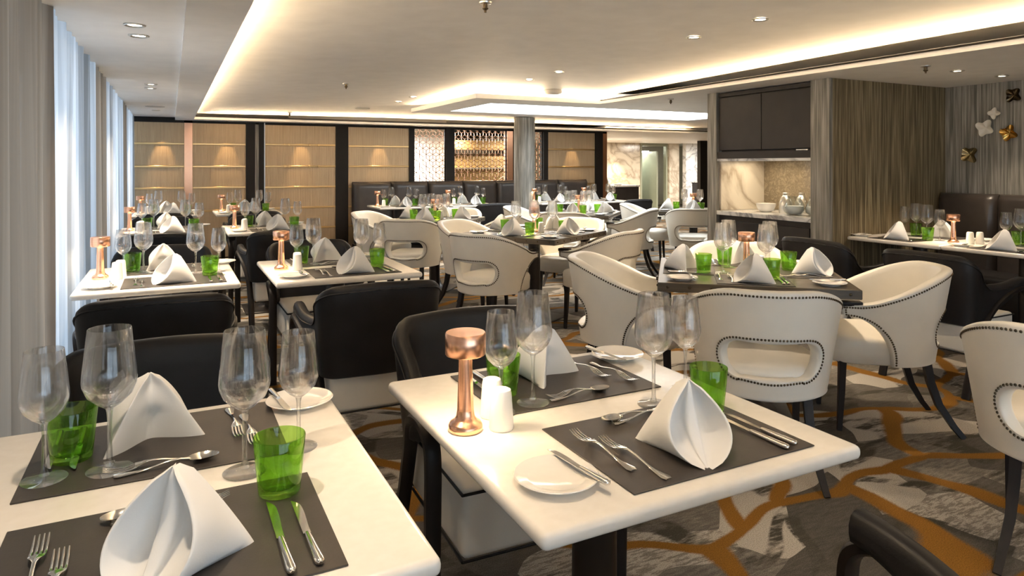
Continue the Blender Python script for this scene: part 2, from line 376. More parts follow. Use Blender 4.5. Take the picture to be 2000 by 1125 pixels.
# faceted raised ceiling
V = {'a': (0.20, -3.0, 2.13), 'b': (0.20, 4.0, 2.10), 'c': (0.20, 10.3, 2.05), 'd': (2.87, 10.3, 2.075), 'e': (9.6, 10.3, 2.06),
     'f': (2.87, 6.5, 2.17), 'g': (4.55, 6.5, 2.15), 'h': (4.55, -3.0, 2.20), 'i': (1.5, 2.4, 2.205), 'j': (4.55, 3.0, 2.19), 'k': (2.4, -3.0, 2.23), 'l': (2.87, 8.65, 2.14), 'm': (9.6, 8.55, 2.14), 'n': (2.97, 6.6, 2.17), 'o': (4.55, 6.6, 2.15)}
K = list(V); tri = ['abi', 'aik', 'bfi', 'bcl', 'blf', 'cdl', 'del', 'elm', 'ifg', 'igj', 'ijk', 'jhk']
mb = MB(); mb.add([V[k] for k in K], [[K.index(ch) for ch in t] for t in tri])
mb.add([(2.80, 6.42, 2.167), (9.6, 6.42, 2.15), (9.6, 8.75, 2.14), (2.80, 8.75, 2.14)], [(0, 1, 2, 3)])
struct(mb, 'ceiling_raised', M_ceil, ang=1)
# LED lines hidden on top of the soffit lips
def cove(p, q, e, z, inn):
    p, q = Vector(p), Vector(q); m = (p + q) / 2; L = (q - p).length
    for el, k in ((89, 0.16), (38, 1.0)):
        d = Vector((inn[0] * cos(R_(el)), inn[1] * cos(R_(el)), sin(R_(el))))
        l = light('cove_light', 'AREA', (m.x, m.y, z), e * L * k, (1.0, 0.72, 0.42), (0, 0, 0), shape='RECTANGLE', size=L, size_y=0.03)
        zz = -d; xx = (q - p).normalized(); yy = zz.cross(xx)
        l.rotation_euler = Matrix((xx, yy, zz)).transposed().to_euler()
R_ = math.radians
cove((0.245, -2.5, 0), (0.245, 10.2, 0), 3.2, 2.04, (1, 0))
cove((0.5, 10.21, 0), (9.0, 10.21, 0), 5.0, 2.008, (0, -1))
cove((4.50, -2.5, 0), (4.50, 6.4, 0), 2.9, 2.10, (-1, 0))
cove((2.93, 6.55, 0), (4.55, 6.55, 0), 2.4, 2.10, (0, -1))
cove((2.93, 6.6, 0), (2.93, 8.6, 0), 2.4, 2.10, (-1, 0))

# rear wall of ribbed panels
wall = struct(MB().box(-0.8, 3.44, YW, YW + 0.15, 0, 2.0).box(5.95, 7.29, YW, YW + .15, 0, 2.0).box(3.44, 5.95, YW, YW + .15, 0, 0.95).box(3.44, 5.95, YW, YW + .15, 1.935, 2.0), 'wall_back', M_black2)
def ribpanel(x0, x1, zs, z0=0.02, label=None, knots=False):
    MB().box(x0, x1, YW - 0.02, YW, z0, 1.93).obj('ribbed_panel', M_rib, wall)
    for z in zs:
        m_ = MB().box(x0 + 0.005, x1 - 0.005, YW - 0.034, YW - 0.015, z - 0.014, z + 0.014, 0.004, 1)
        if knots and z > 1.2:
            for k in (0.27, 0.33, 0.62, 0.75):
                xx = lerp(x0, x1, k); m_.box(xx - 0.018, xx + 0.018, YW - 0.042, YW - 0.014, z - 0.019, z + 0.019, 0.006, 1)
        m_.obj('brass_rail', M_brass, wall)
ribpanel(-0.62, 0.172, (1.631, 1.315, 1.015, 0.685))
ribpanel(0.275, 0.977, (1.631, 1.315, 1.015, 0.685))
ribpanel(1.235, 2.267, (1.638, 1.315, 1.006, 0.698, 0.39), knots=True)
ribpanel(2.455, 3.44, (1.63, 1.314, 0.997, 0.69, 0.39))
ribpanel(6.02, 7.03, (1.62, 1.302, 0.99))
MB().box(0.172, 0.275, YW - 0.03, YW, 0, 1.955).obj('copper_post', M_copperflat, wall)
MB().box(5.208, 5.328, YW - 0.03, YW + 0.1, 0.95, 1.955).obj('copper_post', M_copperflat, wall)
MB().box(7.197, 7.30, YW - 0.03, YW + 0.16, 0, 1.965).obj('copper_post', M_copperflat, wall)
MB().box(1.10, 1.152, YW - 0.03, YW, 0, 1.955).obj('grey_post', M_greyst, wall)
MB().box(1.225, 1.237, YW - 0.05, YW, 0, 1.955).obj('steel_edge', M_steel, wall)
for a, b in ((0.977, 1.10), (1.152, 1.225), (2.267, 2.455), (3.44, 3.527), (4.077, 4.224), (5.328, 5.36), (5.93, 6.02), (7.03, 7.197)):
    MB().box(a, b, YW - 0.045, YW + 0.02, 0, 1.955).obj('dark_post', M_black2, wall)
MB().box(-0.7, 7.29, YW - 0.03, YW + 0.02, 1.925, 1.965).obj('dark_header', M_black2, wall)

def lattice(x0, x1, z0, z1, label, s=0.066):
    root = empty('lattice_screen', ((x0 + x1) / 2, YW, z0)); tag(root, label, 'screen', 'hexagon lattice screens in the rear wall')
    f = MB(); t = 0.012
    cx_, W, H = (x0 + x1) / 2, (x1 - x0) / 2, z1 - z0
    f.box(-W, -W + t, 0, 0.03, 0, H).box(W - t, W, 0, 0.03, 0, H).box(-W, W, 0, 0.03, 0, t).box(-W, W, 0, 0.03, H - t, H)
    f.obj('frame', M_black2, root)
    seen = set(); bars = MB()
    dx = s * math.sqrt(3)
    def bar(a, b):
        key = tuple(sorted([(round(a[0], 4), round(a[1], 4)), (round(b[0], 4), round(b[1], 4))]))
        if key in seen: return
        seen.add(key)
        pts = []
        lo, hi = 0.0, 1.0
        for d, p, mn, mx in ((b[0] - a[0], a[0], -W, W), (b[1] - a[1], a[1], 0, H)):
            if abs(d) < 1e-9:
                if p < mn or p > mx: return
            else:
                t0, t1 = sorted(((mn - p) / d, (mx - p) / d)); lo = max(lo, t0); hi = min(hi, t1)
        if hi - lo < 0.02: return
        A = (a[0] + (b[0] - a[0]) * lo, 0.012, a[1] + (b[1] - a[1]) * lo); B = (a[0] + (b[0] - a[0]) * hi, 0.012, a[1] + (b[1] - a[1]) * hi)
        bars.tube([A, B], 0.0048, 0.008, n=4, up=(0, 1, 0))
    for r in range(-1, int(H / (1.5 * s)) + 2):
        for q in range(-int(W / dx) - 2, int(W / dx) + 3):
            cx, cz = dx * (q + 0.5 * (r % 2)), 1.5 * s * r
            vs = [(cx + s * sin(PI / 3 * k), cz + s * cos(PI / 3 * k)) for k in range(6)]
            for k in range(6): bar(vs[k], vs[(k + 1) % 6])
            for k in (0, 2, 4): bar((cx, cz), vs[k])
    bars.obj('lattice', M_copperflat, root)
lattice(3.527, 4.077, 0.95, 1.935, 'left copper hexagon lattice screen between the ribbed panel and dark post')
lattice(4.224, 5.208, 0.95, 1.935, 'wide middle copper hexagon lattice screen left of the round column')
lattice(5.36, 5.93, 0.95, 1.935, 'narrow copper hexagon lattice screen just right of the round column')

# column
cmb = MB().lathe([(0.0, 0), (0.168, 0), (0.168, 2.09), (0.0, 2.09)], 40)
o = struct(cmb, 'trim_3', M_greyst); o.location = (5.06, 9.55, 0)
o.name = 'column'

# service station: pillar ends, upper doors, niche, counter, lower doors
st = empty('service_station', (4.76, 4.4, 0)); tag(st, 'tall built-in charcoal service station with a lit marble niche and wall cupboards', 'cabinet')
def stp(mb, name, m): return mb.xf(Matrix.Translation((-4.76, -4.4, 0))).obj(name, m, st)
stp(MB().box(4.76, 4.799, 3.71, 3.89, 0, 2.04).box(4.80, 6.3, 3.835, 3.89, 0, 2.04), 'side_panel', M_greyst)
stp(MB().box(4.76, 6.3, 4.98, 5.10, 0, 2.04), 'side_panel', M_greyst)
stp(MB().box(4.79, 6.28, 3.892, 4.978, 1.995, 2.03).box(4.775, 4.83, 3.892, 4.978, 1.395, 1.46).box(4.83, 6.28, 3.892, 4.978, 1.44, 2.03), 'upper_cabinet', M_darkpan)
for a, b in ((3.905, 4.436), (4.442, 4.965)):
    d = stp(MB().box(4.785, 4.832, a, b, 1.475, 1.985, 0.003, 1), 'cabinet_door', M_darkpan)
stp(MB().box(4.775, 4.80, 3.93, 4.05, 1.455, 1.468), 'door_handle', M_steel)
stp(MB().box(4.77, 5.40, 3.892, 4.978, 1.37, 1.394), 'niche_lintel', M_marblew)
stp(MB().box(4.80, 5.38, 4.955, 4.979, 0.892, 1.37), 'niche_side', M_marble)
stp(MB().box(4.80, 5.38, 3.892, 3.91, 0.892, 1.37), 'niche_side', M_marble)
stp(MB().box(5.38, 5.40, 3.892, 4.978, 0.892, 1.37), 'mirror_panel', M_antique)
stp(MB().box(4.762, 5.38, 3.892, 4.979, 0.85, 0.89, 0.003, 1), 'countertop', M_marblew)
stp(MB().box(4.80, 5.38, 3.892, 4.979, 0.0, 0.85), 'lower_cabinet', M_darkpan)
for a, b, c, d in ((3.92, 4.96, 0.60, 0.80), (3.92, 4.96, 0.35, 0.58), (3.92, 4.96, 0.1, 0.33)):
    stp(MB().box(4.782, 4.81, a, b, c, d, 0.004, 1), 'drawer', M_darkpan)
light('niche_light', 'AREA', (5.05, 4.45, 1.365), 2.0, (1.0, 0.82, 0.58), (0, 0, 0), shape='RECTANGLE', size=0.35, size_y=0.9)
# things on the counter
tag(MB().lathe([(0, 0), (0.04, 0), (0.07, 0.02), (0.088, 0.06), (0.09, 0.082), (0.085, 0.082), (0.08, 0.05), (0.06, 0.02), (0, 0.015)], 32).obj('serving_bowl', M_china), 'white china bowl on the marble niche counter', 'bowl').location = (5.02, 4.60, 0.89)
for i, (x, y, lab) in enumerate(((5.05, 4.40, 'steel water carafe beside the white bowl in the niche'), (5.18, 4.33, 'steel water carafe behind the glass jugs in the niche'))):
    tag(MB().lathe([(0, 0), (0.055, 0), (0.058, 0.03), (0.056, 0.10), (0.04, 0.145), (0.024, 0.165), (0.026, 0.185), (0.02, 0.19), (0, 0.19)], 28).obj('carafe', M_steel), lab, 'carafe', 'steel carafes in the niche').location = (x, y, 0.89)
jug = [(0, 0.004), (0.055, 0), (0.085, 0.03), (0.09, 0.065), (0.075, 0.11), (0.055, 0.145), (0.06, 0.165), (0.057, 0.165), (0.052, 0.145), (0.072, 0.11), (0.086, 0.065), (0.081, 0.03), (0.05, 0.006), (0, 0.008)]
for x, y, lab in ((4.93, 4.20, 'glass water jug of ice nearest the front of the marble niche'), (5.0, 4.03, 'glass water jug at the right end of the marble niche')):
    j = empty('water_jug', (x, y, 0.891)); tag(j, lab, 'jug', 'glass jugs in the niche')
    MB().lathe(jug, 32).obj('jug_body', M_jug, j)
    MB().lathe([(0, 0.01), (0.05, 0.01), (0.078, 0.034), (0.083, 0.06), (0.078, 0.08), (0, 0.082)], 28).obj('ice', mat('ice', (0.78, 0.79, 0.8), 0.3), j)
    MB().tube(cr([(0, -0.056, 0.155), (0, -0.09, 0.16), (0, -0.118, 0.13), (0, -0.105, 0.085), (0, -0.086, 0.075)], 5, False), 0.006, n=8).obj('handle', M_jug, j)

# banquettes
def banquette(p0, length, ang, label, n, cat='banquette', h=1.075, depth=0.62):
    root = empty('banquette', p0, ang); tag(root, label, cat, 'leather banquettes')
    MB().box(0, length, 0.06, depth - 0.05, 0.0, 0.12).obj('plinth', M_black2, root)
    MB().box(0, length, 0.02, depth - 0.12, 0.12, 0.45, 0.03, 3).obj('seat', M_black, root)
    for i in range(n):
        a, b = length * i / n + 0.002, length * (i + 1) / n - 0.002
        mbk = MB(); P = []
        for k in range(13):
            x = lerp(a, b, k / 12); u = abs(2 * k / 12 - 1); r = 1 - 0.35 * max(0, (u - 0.8) / 0.2) ** 2
            prof = [(depth - 0.005, 0.42), (depth - 0.005, h - 0.03), (depth - 0.02, h - 0.006), (depth - 0.06, h), (depth - 0.11 * r, h - 0.012), (depth - 0.145 * r, h - 0.05), (depth - 0.15 * r, h - 0.10), (depth - 0.165 * r, 0.75), (depth - 0.18 * r, 0.42)]
            P.append([(x, y, z) for y, z in prof])
        mbk.grid(P, cv=True, cap0=True, cap1=True).obj('back_cushion', M_bleather, root, ang=50)
M_bleather = mat('brown_black_leather', (0.050, 0.040, 0.034), 0.36, col2=(0.030, 0.024, 0.021), scale=(5, 5, 5), bump=0.2, bscale=(40, 40, 40))
banquette((2.50, 9.82, 0), 4.28, 0, 'long dark leather banquette under the lattice screens along the rear wall', 7)
banquette((5.64, 3.70, 0), 2.9, -PI / 2, 'dark leather banquette against the right alcove wall under the ceramic flowers', 6, h=1.085, depth=0.66)

# ceramic wall flowers
M_gold = mat('gold_glaze', (0.55, 0.33, 0.09), 0.2, 1.0); M_bronze = mat('bronze_glaze', (0.10, 0.075, 0.045), 0.22, 0.9); M_pearl = mat('pearl_glaze', (0.72, 0.68, 0.6), 0.2)
M_mix = mat('tarnished_gold_glaze', (0.36, 0.29, 0.16), 0.2, 0.9)
for i, (y, z, r, rot, m, lab) in enumerate(((3.139, 1.917, 0.062, 0.7, M_bronze, 'black bronze four-pointed ceramic flower, topmost on the grey wall'),
        (3.285, 1.775, 0.047, 0.1, M_pearl, 'small white four-pointed ceramic flower on the grey wall'), (3.358, 1.652, 0.072, 0.5, M_pearl, 'large white ceramic flower below the small white one'),
        (3.174, 1.602, 0.066, 0.35, M_gold, 'gold ceramic flower on the grey wall'), (3.488, 1.425, 0.072, 0.9, M_mix, 'tarnished gold ceramic flower, lowest on the grey wall'))):
    P = []; n = 64
    for k in range(9):
        q = k / 8; row = []
        for j in range(n):
            t = 2 * PI * j / n
            R = r * (0.72 + 0.38 * abs(cos(2 * t)) ** 2.2 * (1 + 0.12 * sin(t + i)) + 0.05 * sin(3 * t + i)) * q
            row.append((-0.012 - 0.022 * q * q + 0.006 * cos(4 * t) * q, R * cos(t + rot), R * sin(t + rot)))
        P.append(row)
    P2 = [[(x + 0.008, a * 0.98, b * 0.98) for x, a, b in row] for row in P[::-1]]
    o = MB().grid(P + P2, cv=True).obj('ceramic_flower', m, merge=0.0001); tag(o, lab, 'wall ornament', 'ceramic flowers on the alcove wall')
    o.location = (XR - 0.002, y, z)

# ceiling fittings
def downlight(x, y, z, label, e=9.0, spot=1.35, real=True):
    root = empty('downlight', (x, y, z)); tag(root, label, 'ceiling light', 'recessed downlights')
    MB().lathe([(0.030, -0.001), (0.048, -0.001), (0.048, -0.005), (0.042, -0.008), (0.031, -0.004), (0.030, -0.001)], 28).obj('trim_ring', M_steel, root)
    MB().lathe([(0, -0.002), (0.030, -0.002)], 24).obj('lens', M_down, root)
    if real:
        l = light('downlight_beam', 'SPOT', (x, y, z - 0.012), e, (1.0, 0.80, 0.58), (0, 0, 0), spot_size=spot, spot_blend=0.7, shadow_soft_size=0.03)
for i, (x, y) in enumerate(((-0.152, 3.674), (-0.144, 3.967), (-0.143, 6.293), (-0.154, 6.629), (-0.155, 9.237))):
    downlight(x, y, 2.0, ('%s downlight in the ceiling strip over the curtain tables' % ('first (nearest)', 'second', 'third', 'fourth', 'fifth (farthest)')[i]), 42)
def zr(x, y):
    from mathutils.geometry import intersect_ray_tri
    for t in tri:
        h = intersect_ray_tri(Vector(V[t[0]]), Vector(V[t[1]]), Vector(V[t[2]]), Vector((0, 0, 1)), Vector((x, y, 0)), True)
        if h: return h.z
    return 2.14
for x, y, lab in ((3.116, 3.467, 'downlight in the raised ceiling left of a larger near one, above the dark table'), (3.106, 2.889, 'nearest downlight in the raised ceiling at upper right'),
        (3.116, 5.216, 'right downlight of the pair in front of the round ceiling disc'), (3.127, 5.798, 'left downlight of the pair in front of the round ceiling disc'),
        (2.551, 7.632, 'right downlight of the small pair left of the lit ceiling step'), (2.546, 8.201, 'left downlight of the small pair left of the lit ceiling step')):
    downlight(x, y, zr(x, y) - 0.002, lab, 36)
downlight(5.262, 3.001, ZR, 'left downlight of the pair over the alcove tables', 26)
downlight(5.878, 3.013, ZR, 'right downlight of the pair over the alcove tables', 20)
def sprinkler(x, y, z, label):
    root = empty('sprinkler', (x, y, z)); tag(root, label, 'sprinkler', 'ceiling sprinklers')
    MB().lathe([(0, 0), (0.034, 0), (0.032, -0.008), (0.015, -0.012), (0, -0.012)], 24).obj('rose', M_steel, root)
    MB().lathe([(0, -0.011), (0.012, -0.011), (0.011, -0.03), (0.016, -0.032), (0.015, -0.037), (0.006, -0.045), (0.006, -0.055), (0, -0.056)], 16).obj('nozzle', M_rivet, root)
for x, y, lab in ((1.467, 3.204, 'large nearest sprinkler head at the top middle of the ceiling'), (1.502, 6.486, 'sprinkler head halfway down the raised ceiling'), (1.499, 9.9, 'farthest left sprinkler head above the lit rear ceiling step')):
    sprinkler(x, y, zr(x, y), lab)
sprinkler(4.791, 2.949, ZR, 'sprinkler head left of the alcove downlights'); sprinkler(4.76, 5.652, ZR, 'sprinkler head behind the right ceiling step above the grey pillar')
tag(MB().lathe([(0, -0.05), (0.06, -0.048), (0.10, -0.035), (0.11, -0.015), (0.10, 0.0), (0, 0.0)], 36).obj('wifi_dome', M_plastic), 'round grey ceiling dome beside the lit step', 'ceiling dome').location = (3.75, 6.42, zr(3.75, 6.42) - 0.002)
for x, y, z, lab in ((-0.156, 8.68, 2.0, 'round speaker grille in the ceiling over the curtain tables'), (2.355, 9.2, zr(2.355, 9.2) - 0.004, 'round speaker grille in the raised ceiling before the rear wall')):
    tag(MB().lathe([(0, -0.006), (0.09, -0.006), (0.10, -0.004), (0.10, 0.0), (0, 0)], 36).obj('speaker_grille', M_plastic), lab, 'ceiling speaker', 'ceiling speaker grilles').location = (x, y, z)
# wall washers over the ribbed panels
for x in (-0.1, 0.72, 1.75, 2.95, 6.53):
    light('wall_washer', 'SPOT', (x, 10.28, 1.955), 16.0, (1.0, 0.66, 0.32), (math.radians(17), 0, 0), spot_size=0.62, spot_blend=0.6, shadow_soft_size=0.02)

# ------------------------------------------------------------ rear lounge seen through the opening
struct(MB().box(9.6, 12.33, 16.0, 16.12, 0, 1.985), 'wall_marble', M_marble)
struct(MB().box(13.34, 13.72, 15.9, 16.1, 0, 1.985), 'trim_4', M_marble)
struct(MB().box(13.72, 16.3, 15.6, 15.75, 0, 1.985), 'wall_stone', M_marblew)
kd = struct(MB().box(12.33, 12.39, 15.98, 16.1, 0, 1.985).box(13.28, 13.34, 15.98, 16.1, 0, 1.985).box(12.39, 13.28, 15.98, 16.1, 1.9, 1.985), 'door_1', M_greydoor)
MB().xf(Matrix()).box(0, 0.05, 0, 0.85, 0, 1.75).xf(Matrix.Translation((12.98, 16.05, 0.0))).obj('door_leaf', M_greydoor, kd)
shf = empty('kitchen_rack', (12.5, 17.2, 0)); tag(shf, 'steel kitchen rack of jars beyond the grey doorway', 'rack')
r_ = MB()
for z in (0.35, 0.75, 1.1, 1.45): r_.box(-0.1, 0.75, 0, 0.35, z, z + 0.03)
r_.obj('shelf', M_steel, shf)
MB().box(-0.1, -0.07, 0, 0.35, 0, 1.6).box(0.72, 0.75, 0, 0.35, 0, 1.6).obj('upright', M_steel, shf)
for i in range(6):
    tag(MB().lathe([(0, 0), (0.045, 0), (0.045, 0.12), (0.03, 0.14), (0, 0.14)], 14).obj('storage_jar', (M_china, M_red, M_rivet)[i % 3]), '%s jar on the kitchen rack beyond the doorway' % ('white', 'red', 'brown')[i % 3], 'jar', 'jars on the kitchen rack (%s)' % ('white', 'red', 'brown')[i % 3]).location = (12.5 + i * 0.11, 17.3, 1.13 if i % 2 else 1.48)
tag(MB().box(-0.35, 0.35, -0.03, 0.03, 0, 0.05).obj('strip_light', emit('strip_light', (1, 0.97, 0.85), 12)), 'white strip light above the kitchen doorway rack', 'lamp').location = (12.75, 16.6, 1.72)
bf = empty('buffet_counter', (9.4, 13.5, 0)); tag(bf, 'dark buffet counter with a pale top before the marble wall', 'counter')
MB().box(-1.2, 0.98, 0.02, 0.68, 0, 0.80).obj('cabinet_body', M_darkpan, bf)
MB().box(-1.22, 1.0, 0, 0.7, 0.80, 0.84, 0.004, 1).obj('countertop', M_marblew, bf)
MB().box(0.1, 0.9, 0.005, 0.03, 0.1, 0.74, 0.004, 1).obj('front_panel', M_darkpan, bf)
for i, (x, s_) in enumerate(((9.35, 1), (9.6, 0.9))):
    tag(MB().lathe([(0, 0), (0.06 * s_, 0), (0.06 * s_, 0.1), (0.03, 0.19 * s_), (0.025, 0.22 * s_), (0, 0.22 * s_)], 20).obj('flask', M_steel), ('left', 'right')[i] + ' steel flask on the buffet counter before the marble wall', 'flask', 'steel flasks on the buffet').location = (x, 13.8, 0.84)
for i, x in enumerate((9.0, 9.95)):
    tag(MB().lathe([(0, 0.004), (0.07, 0), (0.14, 0.02), (0.14, 0.025), (0.07, 0.01), (0, 0.01)], 28).obj('platter', M_china), ('left', 'right')[i] + ' white platter on the buffet counter before the marble wall', 'platter', 'white platters on the buffet').location = (x, 13.8, 0.84)
ds = empty('display_cabinet', (12.9, 13.6, 0)); tag(ds, 'tall black display screen with a brass edge in the rear lounge', 'cabinet')
MB().box(-0.45, 0.9, 0, 0.12, 0, 1.98).obj('body', M_black2, ds); MB().box(-0.10, -0.06, -0.02, 0, 0, 1.98).obj('brass_edge', M_brass, ds)
ct = empty('low_sideboard', (13.95, 15.2, 0)); tag(ct, 'small dark sideboard against the white grey marble in the rear lounge', 'sideboard')
MB().box(0, 1.5, 0, 0.38, 0, 0.82).obj('body', M_darkpan, ct); MB().box(-0.02, 1.52, -0.02, 0.38, 0.82, 0.85).obj('top', M_marblew, ct)
# bar back behind the lattice
bb = empty('back_bar', (5.2, 13.8, 0)); tag(bb, 'warm lit back bar unit seen through the lattice screen', 'bar unit')
MB().box(0, 2.4, 0.3, 0.35, 0, 1.9).obj('back_panel', M_brass, bb)
MB().box(0, 2.4, 0, 0.3, 0.0, 0.95).obj('counter', M_darkpan, bb)
MB().box(0, 2.4, 0.05, 0.3, 1.25, 1.28).obj('shelf', M_steel, bb); MB().box(0, 2.4, 0.05, 0.3, 1.58, 1.68).obj('shelf', M_black2, bb)
for x, y, e, c in ((6.0, 13.0, 45, (1, 0.78, 0.5)), (3.8, 12.5, 75, (0.95, 0.97, 1.0)), (10.2, 14.6, 70, (1, 0.85, 0.66)), (13.5, 14.0, 60, (1, 0.92, 0.82)), (12.7, 17.2, 20, (0.95, 1, 0.85)), (8.2, 11.6, 30, (1, 0.86, 0.7))):
    light('lounge_light', 'AREA', (x, y, 1.95), e, c, (0, 0, 0), shape='RECTANGLE', size=0.6, size_y=0.6)
light('marble_spot', 'SPOT', (11.4, 15.4, 1.95), 60, (1, 0.75, 0.42), (math.radians(25), 0, 0), spot_size=0.9, spot_blend=0.6)

# ------------------------------------------------------------ prototypes: tableware
def P0(name): return empty(name, link=False)
# wine glasses
def wine(name, s, group, w_=1.0):
    r = P0(name)
    bowl = [(0.0062, 0.116), (0.022, 0.127), (0.038, 0.143), (0.0455, 0.162), (0.0468, 0.172), (0.0455, 0.188), (0.0420, 0.222), (0.0368, 0.268)]
    inn = [(a - 0.0011, b + 0.0012) for a, b in bowl[1:-1]][::-1]
    bo = [(a * w_, b * s) for a, b in bowl + [(0.0362, 0.2688), (0.0357, 0.268)] + inn + [(0.0, 0.1295)]]
    part(MB().lathe(bo, 36), 'bowl', M_glass, r, 60)
    stem = [(0, 0), (0.0385, 0), (0.0395, 0.0015), (0.037, 0.003), (0.02, 0.005), (0.009, 0.009), (0.0052, 0.02), (0.0042, 0.05), (0.004, 0.09), (0.005, 0.108), (0.0066, 0.1165), (0.0, 0.12)]
    sc = (0.95 if s < 1 else 1)
    part(MB().lathe([(a * sc, b * s) for a, b in stem[:6]] + [(0.0, 0.0085 * s)], 36), 'foot', M_glass, r, 60)
    part(MB().lathe([(0.0, 0.009 * s)] + [(a * sc, b * s) for a, b in stem[5:]], 20), 'stem', M_stem, r, 60)
    proto(name, r, 'wine glass', group)
wine('large_wine_glass', 1.0, 'large wine glasses on the tables')
wine('small_wine_glass', 0.885, 'small wine glasses on the tables', 0.86)
# green tumbler
r = bpy.data.objects.new('green_tumbler', MB().lathe([(0, 0.0), (0.033, 0.0), (0.0355, 0.003), (0.0365, 0.012), (0.0445, 0.098), (0.0435, 0.1), (0.0425, 0.098), (0.0335, 0.018), (0.030, 0.013), (0, 0.012)], 72,
    sq=lambda k, z: 1 - (0.05 * (0.5 + 0.5 * cos(k * 2 * PI / 6)) if 0.012 < z < 0.09 else 0)).mesh('green_tumbler', M_green, 60))
proto('green_tumbler', r, 'tumbler', 'green tumblers on the tables')
# napkin
def napkin_mesh():
    h = 0.14; P = []
    for k in range(22):
        t = 0.985 * k / 21; tt = sin(PI * min(1, t * 1.02)) ** 0.75
        z = h * (t ** 0.93)
        ry = lerp(-0.098, -0.006, t ** 0.85); rx = 0.056 * sin(PI * t ** 0.70) ** 0.9 + 0.006 * (1 - t)
        q = (1 - t); bx = 0.088 * q ** 0.85 + 0.004; by = lerp(0.058, 0.02, t)
        g = sin(PI * min(1.0, t) ** 0.7)
        half = [(0.0, ry + 0.032 * g + 0.004), (0.011 * g + .001, ry + 0.036 * g + .004), (0.014 * g + .0015, ry + 0.058 * g + .005), (0.62 * rx + 0.001, ry + 0.060 * g + 0.006), (0.90 * rx, ry + 0.020 * g + 0.003), (rx * 0.985 + 0.001, ry - 0.001), (rx + 0.006, ry + 0.004 + 0.002 * g),
                (lerp(rx, bx, 0.5) + 0.008 * g, lerp(ry, by, 0.5)), (bx, by - 0.008 * q), (bx - 0.004 * q, by + 0.004), (bx * 0.6, by - 0.012 * q), (bx * 0.18, max(ry + 0.066 * g + .006, lerp(0.015, 0.012, t))), (0, max(ry + 0.064 * g + .006, lerp(0.008, 0.012, t)))]
        loop = [(x, y, 0) for x, y in half] + [(-x, y, 0) for x, y in half[1:-1]][::-1]
        c = cr(loop, 3)
        sc_ = 1.0 if t < 0.9 else lerp(1.0, 0.45, (t - 0.9) / 0.085)
        P.append([((p.x) * sc_, 0.008 + (p.y - 0.008) * sc_, z) for p in c])
    return MB().grid(P, cv=True, cap0=True, cap1=True)
r = bpy.data.objects.new('folded_napkin', napkin_mesh().mesh('folded_napkin', M_nap, 80)); proto('folded_napkin', r, 'napkin', 'white folded napkins on the tables')
# placemat
def mat_proto(key, wx, wy):
    r = bpy.data.objects.new('placemat', MB().box(-wx / 2, wx / 2, 0, wy, 0, 0.003, 0.001, 1).mesh('placemat', M_place)); proto(key, r, 'placemat', 'dark leather placemats')
mat_proto('placemat', 0.46, 0.33); mat_proto('placemat_s', 0.36, 0.275)
# plate
r = bpy.data.objects.new('bread_plate', MB().lathe([(0, 0.004), (0.042, 0.004), (0.044, 0.0), (0.047, 0.0), (0.050, 0.005), (0.077, 0.013), (0.0785, 0.0145), (0.077, 0.016), (0.055, 0.010), (0.050, 0.0075), (0, 0.0075)], 48).mesh('bread_plate', M_china, 50)); proto('bread_plate', r, 'plate', 'white bread plates')
# cutlery (all lie along +y from handle end at 0)
def fork_mesh(L, w_=1.0):
    m = MB(); n = 18; path = []; rx = []; rz = []
    for i in range(n):
        u = i / (n - 1); y = u * 0.70 * L
        path.append((0, y, 0.0025 + 0.010 * smooth(0.25, 0.80, u) ** 1.0 - 0.004 * smooth(0.85, 1.0, u)))
        wd = 0.0085 * (1 - smooth(0.0, 0.45, u)) + 0.0028 + 0.009 * smooth(0.80, 1.0, u) - (0.004 * (1 - smooth(0, 0.05, u)))
        rx.append(wd * w_); rz.append(0.0017)
    m.tube(path, rx, rz, 10)
    for k in range(4):
        x = (k - 1.5) * 0.0062 * w_
        m.tube([(x * 0.92, 0.685 * L, 0.0088), (x, 0.74 * L, 0.0055), (x, 0.82 * L, 0.0035), (x, 0.92 * L, 0.0055), (x, 1.0 * L, 0.0105)], [0.0024, 0.0022, 0.0018, 0.0016, 0.0009], [0.0014, 0.0014, 0.0013, 0.0011, 0.0007], 6)
    return m
for key, L in (('dinner_fork', 0.205), ('dessert_fork', 0.178)):
    r = bpy.data.objects.new(key, fork_mesh(L).mesh(key, M_silver, 60)); proto(key, r, 'fork', key.replace('_', ' ') + 's')
def knife(key, L):
    r = P0(key); hl = 0.44 * L
    part(MB().tube([(0, 0, 0.0055), (0, 0.004, 0.0055), (0, 0.012, 0.0055), (0, hl * 0.5, 0.0052), (0, hl * 0.9, 0.005), (0, hl, 0.005)], [0.003, 0.0068, 0.0078, 0.0066, 0.0055, 0.0045], [0.003, 0.005, 0.0055, 0.005, 0.0045, 0.004], 10), 'handle', M_silver, r, 60)
    P = []
    for i in range(14):
        u = i / 13; y = hl + u * (L - hl); a = 0.006 + 0.003 * smooth(0.1, 0.6, u); b = -0.006 + 0.002 * u
        if u > 0.8: a = lerp(a, -0.001, ((u - 0.8) / 0.2) ** 1.6)
        P.append([(b, y, 0.0058), (a, y, 0.0050), (a, y, 0.0048), (b, y, 0.0042)])
    part(MB().grid(P, cv=True, cap0=True, cap1=True), 'blade', M_silver, r, 30)
    proto(key, r, 'knife', key.replace('_', ' ') + 's')
knife('dinner_knife', 0.225); knife('starter_knife', 0.205); knife('butter_knife', 0.175)
